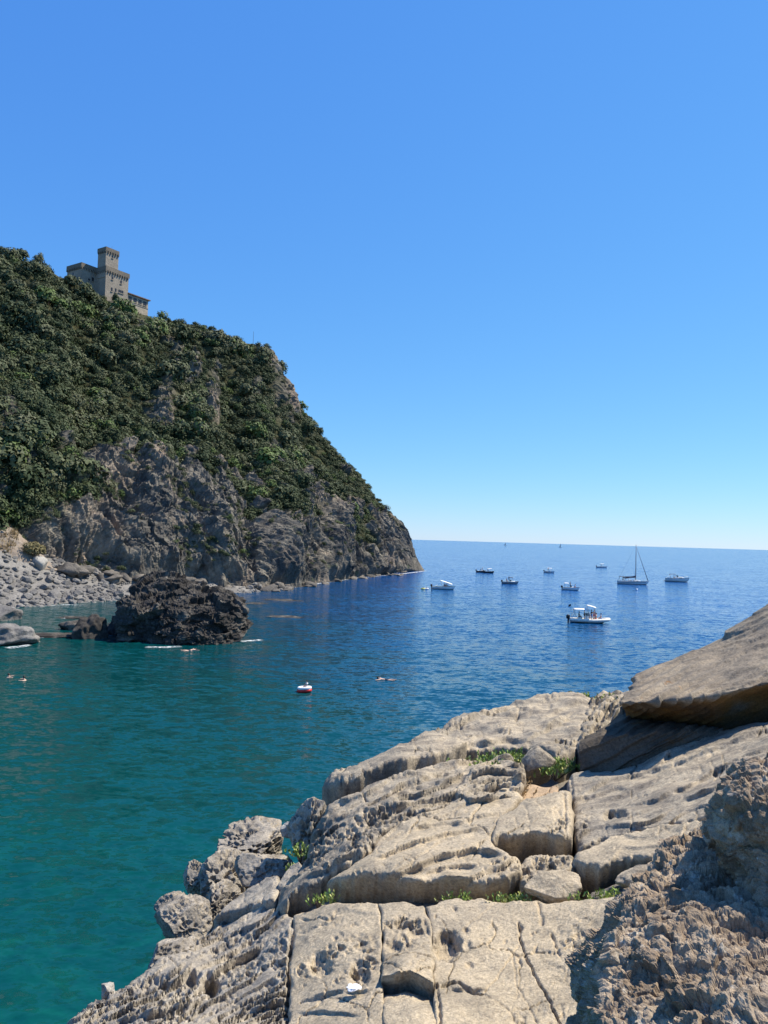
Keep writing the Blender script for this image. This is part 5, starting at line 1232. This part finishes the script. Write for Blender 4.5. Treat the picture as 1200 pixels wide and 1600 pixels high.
def cabin(root, x0, x1, w0, w1, z0, z1, mat='gel', rake=.35, name='cabin'):
    m = MB(); m.loft([[(x0, -w0 / 2, z0), (x1, -w1 / 2, z0), (x1, w1 / 2, z0), (x0, w0 / 2, z0)], [(x0 + .04, -w0 * .47, z0 + (z1 - z0) * .6), (x1 - rake * .6, -w1 * .42, z0 + (z1 - z0) * .6), (x1 - rake * .6, w1 * .42, z0 + (z1 - z0) * .6), (x0 + .04, w0 * .47, z0 + (z1 - z0) * .6)],
                      [(x0 + .1, -w0 * .4, z1), (x1 - rake * 1.4, -w1 * .3, z1), (x1 - rake * 1.4, w1 * .3, z1), (x0 + .1, w0 * .4, z1)]])
    return m.build(name, M[mat], root)
def boat(name, px, py, rot, label, cat='boat'):
    p = sea_at(np.array([px * 1.]), np.array([py * 1.]))[0]; o = empty(name, (p[0], p[1], 0), R(rot)); tag(o, label, cat); return o
def on(b, x, y, z):
    c, s = math.cos(b.rotation_euler[2]), math.sin(b.rotation_euler[2]); return (b.location[0] + c * x - s * y, b.location[1] + s * x + c * y, b.location[2] + z)
def aboard(b, kind, x, y, z, rot, label, cloth=None, shirt=None): return person(kind, on(b, x, y, z), b.rotation_euler[2] + R(rot), label, cloth, None, shirt)

# the inflatable motor boat full of people
b = boat('inflatable_boat', 920, 973, -8, 'cream inflatable motor boat crowded with people, nearest of the boats')
tube = MB(); pts = []
for i in range(29):
    f = i / 28; 
    if f < .4: x, y = -3.4 + 5.0 * f / .4, 1.0
    elif f > .6: x, y = -3.4 + 5.0 * (1 - f) / .4, -1.0
    else: a = (f - .4) / .2 * math.pi; x, y = 1.6 + 1.75 * math.sin(a), 1.0 * math.cos(a)
    pts.append((x, y, .42 + .3 * max(0, (x - .8) / 2.6) ** 1.5))
tube.tube(pts, [.12 if i in (0, 28) else .29 for i in range(29)], 12); tb = tube.build('tube', M['cream'], b, True)
st = MB(); st.tube([(p[0] * 1.003, p[1] * 1.28 if abs(p[1]) > .9 else p[1] * 1.25, p[2] - .02) for p in pts if True], .045, 5); st.build('rubbing_strake', M['grey_hull'], tb, True)
m = MB(); m.loft([[(-3.1, -.85, .35), (-3.1, 0, -.3), (-3.1, .85, .35)], [(0, -.85, .35), (0, 0, -.35), (0, .85, .35)], [(2.2, -.6, .45), (2.2, 0, -.1), (2.2, .6, .45)], [(3.1, -.1, .65), (3.1, 0, .5), (3.1, .1, .65)]]); m.build('hull', M['green_hull'], b)
MB().box((-.5, 0, .4), (4.9, 1.5, .1)).build('deck', M['gel'], b)
cs = MB().box((-.3, 0, .85), (.7, .8, .8), 0, .8).build('console', M['gel'], b); windscreen(cs, .1, 1.2, .8, .4)
MB().box((-1.6, 0, .68), (.6, 1.3, .5), 0, .95).build('seat', M['cream'], b); MB().box((1.5, 0, .6), (1.3, 1.2, .28), 0, .9).build('sun_pad', M['canvas'], b)
outboard(b, -3.5, .5, 1.15)
rb = MB(); [rb.tube([(-2.9, y, .6), (-2.35, y * .95, 2.25), (-2.1, y * .9, 2.35)], .05, 6) for y in (-.95, .95)]; rb.tube([(-2.6, -.93, 1.7), (-2.6, .93, 1.7)], .04, 6); rb.build('roll_bar', M['gel'], b, True)
canopy(b, -1.35, 2.3, 2.6, 1.9, 'canvas', 0, .5); canopy(b, .35, 2.85, 1.5, 1.6, 'canvas', -.35, .7)
fl = MB().tube([(-2.9, .3, .6), (-3.05, .3, 3.1)], .025, 5).build('flag_pole', M['steel'], b)
m = MB(); m.loft([[(-3.05 - .1 * i, .3 + .05 * math.sin(i * 1.3), 3.05 - .03 * i), (-3.05 - .1 * i, .3 + .05 * math.sin(i * 1.3), 2.72 - .05 * i), (-3.05 - .1 * i, .32 + .05 * math.sin(i * 1.3), 2.72 - .05 * i), (-3.05 - .1 * i, .32 + .05 * math.sin(i * 1.3), 3.05 - .03 * i)] for i in range(5)]); m.build('flag', M['cloth_dark'], fl)
aboard(b, 'sit', -1.7, -.4, .93, 0, 'person in dark clothes seated under the stern canopy of the inflatable boat', 'cloth_dark', 'cloth_dark')
aboard(b, 'stand', -.75, .1, .45, 0, 'person in white shirt standing at the console of the inflatable boat', 'cloth_dark', 'cloth_white')
aboard(b, 'stand', .4, -.3, .45, 150, 'person in dark top standing in front of the console of the inflatable boat', 'cloth_blue', 'cloth_dark')
aboard(b, 'sit', 1.1, -.5, .74, 200, 'person sitting bare-chested on the near side of the bow pad', 'cloth_red')
aboard(b, 'sit', 1.3, .4, .74, 170, 'person sitting bare-chested on the far side of the bow pad', 'cloth_dark')
aboard(b, 'stand', .95, .45, .45, 100, 'person in swimwear standing behind the bow pad of the inflatable boat', 'cloth_red')
aboard(b, 'sit', 2.0, -.1, .74, 180, 'person sitting nearest the bow of the inflatable boat', 'cloth_blue')
aboard(b, 'sit', .1, .75, .72, -90, 'person sitting on the tube beside the console of the inflatable boat', 'cloth_dark', 'cloth_white')

# the sailing yacht
b = boat('sailing_yacht', 989, 913, -14, 'sailing yacht with bare mast and furled navy sails', 'sailboat')
add_hull(b, 10.6, 3.3, 1.0, 'gel', 'dark_hull', stern=.7, bow=.3, sheer=.25)
st = MB(); st.loft([[(p[0], p[1] * 1.01, p[2] - .25), (p[0], p[1] * 1.012, p[2] - .5), (p[0], p[1] * .99, p[2] - .5), (p[0], p[1] * .99, p[2] - .25)] for p in [r[-1] for r in hull_rings(10.6, 3.3, 1.0, stern=.7, bow=.3, sheer=.25)][:-1]]); st.build('hull_stripe', M['grey_hull'], b)
cabin(b, -1.6, 3.0, 2.0, 1.3, .95, 1.55, 'gel', .6)
for y in (-1, 1):
    for x in (-.9, .3, 1.4): MB().box((x, y * .93, 1.25), (.75, .05, .18)).build('window', M['glass'], b)
MB().tube([(.9, 0, 1.4), (.85, 0, 13.9)], [.13, .09], 8).build('mast', M['alu'], b, True)
bm = MB().tube([(.8, 0, 2.35), (-3.6, 0, 2.2)], .08, 6).build('boom', M['alu'], b, True)
m = MB(); m.loft([[(x, .24 * k * math.cos(a), 2.55 + zz + .26 * k * math.sin(a)) for a in [2 * math.pi * q / 8 for q in range(8)]] for x, k, zz in ((.85, 1.3, .35), (.4, 1.2, .1), (-.8, 1, -.05), (-2.4, .9, -.1), (-3.5, .6, -.15))]); m.build('furled_mainsail', M['navy'], bm, True)
MB().tube([(5.0, 0, 1.35), (1.05, 0, 12.9)], [.12, .05], 6).build('furled_headsail', M['navy'], b, True)
for y in (-1.45, 1.45): MB().tube([(.6, y, 1.1), (.85, 0, 13.5)], .018, 4).build('shroud', M['alu'], b)
MB().tube([(-5.1, 0, 1.0), (.8, 0, 13.85)], .014, 4).build('backstay', M['alu'], b)
for z, w in ((6.0, 1.0), (9.6, .7)): MB().tube([(.85, -w, z), (.88, w, z)], .03, 4).build('spreader', M['alu'], b)
canopy(b, -2.1, 2.05, 1.5, 2.1, 'navy', .3, 1.1); canopy(b, -3.9, 2.6, 1.6, 2.2, 'navy', 0, 1.1)
for x in (-5.0, -3.6, 3.4, 4.6):
    for y in (-1, 1): MB().tube([(x, y * (1.1 if x < 0 else (.75 if x < 4 else .35)), 1.0), (x, y * (1.1 if x < 0 else (.75 if x < 4 else .35)), 1.75)], .025, 4).build('stanchion', M['steel'], b)
aboard(b, 'sit', -3.4, -.6, 1.35, 0, 'person sitting in the cockpit of the sailing yacht', 'cloth_dark', 'cloth_dark')

# the motor cruiser
b = boat('motor_cruiser', 1058, 909, -20, 'cream motor cruiser with raked bow and navy top, rightmost of the boats', 'motor boat')
add_hull(b, 8.8, 2.9, 1.25, 'cream', 'dark_hull', stern=.92, bow=.35, sheer=.45)
cb = cabin(b, -.6, 3.2, 2.2, .9, 1.3, 1.95, 'gel', .9); windscreen(b, .4, 1.85, 2.0, .65)
for y in (-1, 1): MB().box((1.2, y * .92, 1.6), (1.1, .06, .22)).build('window', M['glass'], cb)
canopy(b, -1.7, 2.9, 2.4, 2.2, 'navy', .1, 1.3)
ar = MB(); ar.tube([(-2.3, -1.2, 1.2), (-2.7, -1.1, 2.7), (-2.7, 1.1, 2.7), (-2.3, 1.2, 1.2)], .09, 6); ar.build('radar_arch', M['gel'], b, True)
MB().box((-3.2, 0, 1.35), (1.2, 2.2, .5), 0, .95).build('stern_seat', M['canvas'], b); MB().box((-4.6, 0, .35), (.7, 2.3, .12)).build('swim_platform', M['wood'], b)
rl = MB(); rl.tube([(1.2, -1.15, 1.95), (3.0, -.75, 2.1), (4.3, 0, 2.25), (3.0, .75, 2.1), (1.2, 1.15, 1.95)], .03, 5); rl.build('bow_rail', M['steel'], b, True)
aboard(b, 'sit', -1.2, .4, 1.5, 0, 'person at the helm of the cream motor cruiser', 'cloth_dark', 'cloth_white')

def small_boat(px, py, L_, rot, label, hullm='gel', bottom='dark_hull', top='canvas', top_x=-.3, tilt=0.0, topz=1.75, cuddy=True, people=(), topl=.34, name='motor_boat'):
    b = boat(name, px, py, rot, label); add_hull(b, L_, L_ * .37, .62, hullm, bottom, stern=.88, bow=.4, sheer=.3)
    if cuddy: cabin(b, L_ * .02, L_ * .34, L_ * .26, L_ * .12, .62, 1.0, 'gel', .4); windscreen(b, L_ * .06, .95, L_ * .24, .4)
    else: MB().box((L_ * .02, 0, .85), (.5, .6, .6), 0, .8).build('console', M['gel'], b)
    MB().box((-L_ * .3, 0, .72), (.5, L_ * .28, .3)).build('seat', M['cream'], b)
    outboard(b, -L_ / 2 - .15, .6, 1.0)
    if top: canopy(b, top_x, topz, L_ * topl, L_ * .3, top, tilt, .62)
    for (k, x, y, r, cl, sh, lb) in people: aboard(b, k, x, y, .62 if k == 'stand' else .85, r, lb, cl, sh)
    return b
small_boat(892, 922, 4.9, -12, 'white boat with cream canopy over its stern, left of the yacht and nearer', 'gel', 'dark_hull', 'canvas', -1.3, 0, 2.0, True, [('stand', -.2, .3, 0, 'cloth_dark', 'cloth_dark', 'person in dark clothes at the helm of the white boat with stern canopy'), ('sit', 1.2, -.2, 180, 'cloth_red', None, 'person sitting on the bow of the white boat with stern canopy')], .26)
small_boat(858.5, 895, 4.8, -25, 'small far white boat with white canopy, between the dark boats and the yacht', 'gel', 'dark_hull', 'canvas', 0, 0, 2.1, False, [('stand', -.6, 0, 0, 'cloth_dark', 'cloth_dark', 'person standing under the white canopy of the small far boat')], .45)
small_boat(940.5, 887, 6.2, -10, 'farthest small white boat with white canopy, beyond the yacht', 'gel', 'grey_hull', 'canvas', .0, 0, 2.3, False, [('stand', -.3, .2, 0, 'cloth_dark', None, 'person standing in the farthest small white boat')], .36)
small_boat(752, 894.5, 4.2, -5, 'low dark boat with figures, left one of the close pair', 'dark_hull', 'dark_hull', None, cuddy=False, people=[('sit', -.2, 0, 30, 'cloth_dark', 'cloth_dark', 'person in dark clothes sitting in the left boat of the pair'), ('stand', .5, .2, 180, 'cloth_blue', None, 'person standing in the left boat of the pair')])
small_boat(764, 895.5, 4.4, -5, 'dark hulled boat under a pale canopy, right one of the close pair', 'dark_hull', 'dark_hull', 'canvas', .2, .2, 1.9, False, [('sit', -.5, .2, 0, 'cloth_dark', 'cloth_red', 'person sitting under the pale canopy of the right boat of the pair')], .42)
small_boat(797.5, 912.5, 5.2, -8, 'grey boat with white bow and dark canopy frame', 'grey_hull', 'dark_hull', 'navy', 0, 0, 2.1, True, [('stand', -.5, 0, 0, 'cloth_dark', 'cloth_dark', 'person in black standing amidships in the grey boat'), ('sit', -1.2, .4, 40, 'cloth_red', None, 'person sitting at the stern of the grey boat')], .28)
small_boat(693, 920.5, 6.4, -6, 'white boat with slanting white awning and dark green waterline, nearest the headland', 'gel', 'green_hull', 'canvas', .7, -1.0, 1.95, False, [('sit', .7, .3, 150, 'cloth_dark', None, 'person sitting under the slanting awning'), ('sit', .2, -.4, 30, 'cloth_red', None, 'person sitting on the near side below the slanting awning'), ('sit', 1.2, -.2, 180, 'cloth_blue', None, 'person sitting in the bow below the slanting awning')], .52)

# distant sails on the horizon
for x, y, hgt, lb in ((790, 849.3, 13, 'tiny sail on the horizon above the dark pair of boats'), (876, 851.6, 15, 'tiny sail on the horizon left of the mast')):
    p = ray(np.array([x * 1.]), np.array([y * 1.]))[0]; b = empty('sailing_boat', (p[0] * 2600, p[1] * 2600, 0)); tag(b, lb, 'sailboat')
    add_hull(b, 11, 3.4, 1.0, 'gel', 'dark_hull'); MB().tube([(0, 0, 1), (0, 0, hgt)], .12, 5).build('mast', M['alu'], b)
    m = MB(); m.loft([[(-.1 - (1 - k / 5) * 4.2, .25 * math.sin(k), 2 + k * (hgt - 2.4) / 5), (-.1, 0, 2 + k * (hgt - 2.4) / 5), (-.1, .04, 2 + k * (hgt - 2.4) / 5), (-.1 - (1 - k / 5) * 4.2, .04 + .25 * math.sin(k), 2 + k * (hgt - 2.4) / 5)] for k in range(6)]); m.build('sail', M['grey_hull'], b)

# mooring buoy, swimmers, toys
p = sea_at(np.array([995.]), np.array([922.]))[0]; bu = empty('buoy', tuple(p)); MB().ball((0, 0, .12), .32, 10, 8).build('float', M['white_vinyl'], bu, True); MB().tube([(0, 0, .4), (0, 0, .55)], .04, 5).build('ring', M['steel'], bu)
tag(bu, 'small white buoy on the water in front of the yacht', 'buoy')
def at(px, py, z=0.0): p = sea_at(np.array([px * 1.]), np.array([py * 1.]))[0]; return (p[0], p[1], z)
c = at(475, 1081)
bt = empty('toy_boat', c, R(-10)); m = MB(); pts = [(.5 * math.cos(a) * (1.12 if math.cos(a) > 0 else 1), .36 * math.sin(a), .14 + .05 * math.cos(a)) for a in [2 * math.pi * k / 20 for k in range(21)]]
m.tube(pts, .15, 10); m.build('lower_tube', M['red'], bt, True); m = MB(); m.tube([(x * .98, y * .98, z + .2) for x, y, z in pts], .13, 10); m.build('upper_tube', M['white_vinyl'], bt, True); MB().box((0, 0, .12), (.8, .5, .06)).build('floor', M['red'], bt)
tag(bt, 'small red and white inflatable toy boat in the bay', 'toy boat')
o = person('sit', (c[0] + .22, c[1], .42), R(200), 'small person sitting in the red and white toy boat', 'cloth_white', None, 'cloth_white'); o.scale = (.6, .6, .6)
person('float', at(596, 1062, .0), R(165), 'swimmer floating with arms and legs spread right of the toy boat', 'cloth_dark')
person('tread', at(13, 1059, .05), R(20), 'swimmer with raised wet shoulder, left one of the two by the left edge', 'cloth_dark')
person('tread', at(38, 1063, .04), R(195), 'swimmer with dark hair, right one of the two by the left edge', 'cloth_dark')
person('float', at(302, 1016, .0), R(40), 'swimmer just in front of the big sea rock', 'cloth_dark')
for x, y, mt, lb in ((661, 920.5, 'yellow', 'yellow ring float left of the boat with slanting awning'), (666.5, 920.5, 'white_vinyl', 'white ring float beside the yellow one')):
    o = MB().tube([(.45 * math.cos(a), .45 * math.sin(a), .12) for a in [2 * math.pi * k / 16 for k in range(17)]], .18, 8).build('ring_float', M[mt], None, True, at(x, y)); tag(o, lb, 'swim ring')
    person('tread', (o.location[0], o.location[1], .25), R(-60 if mt == 'yellow' else 240), 'swimmer holding the ' + ('yellow' if mt == 'yellow' else 'white') + ' ring float', 'cloth_dark')
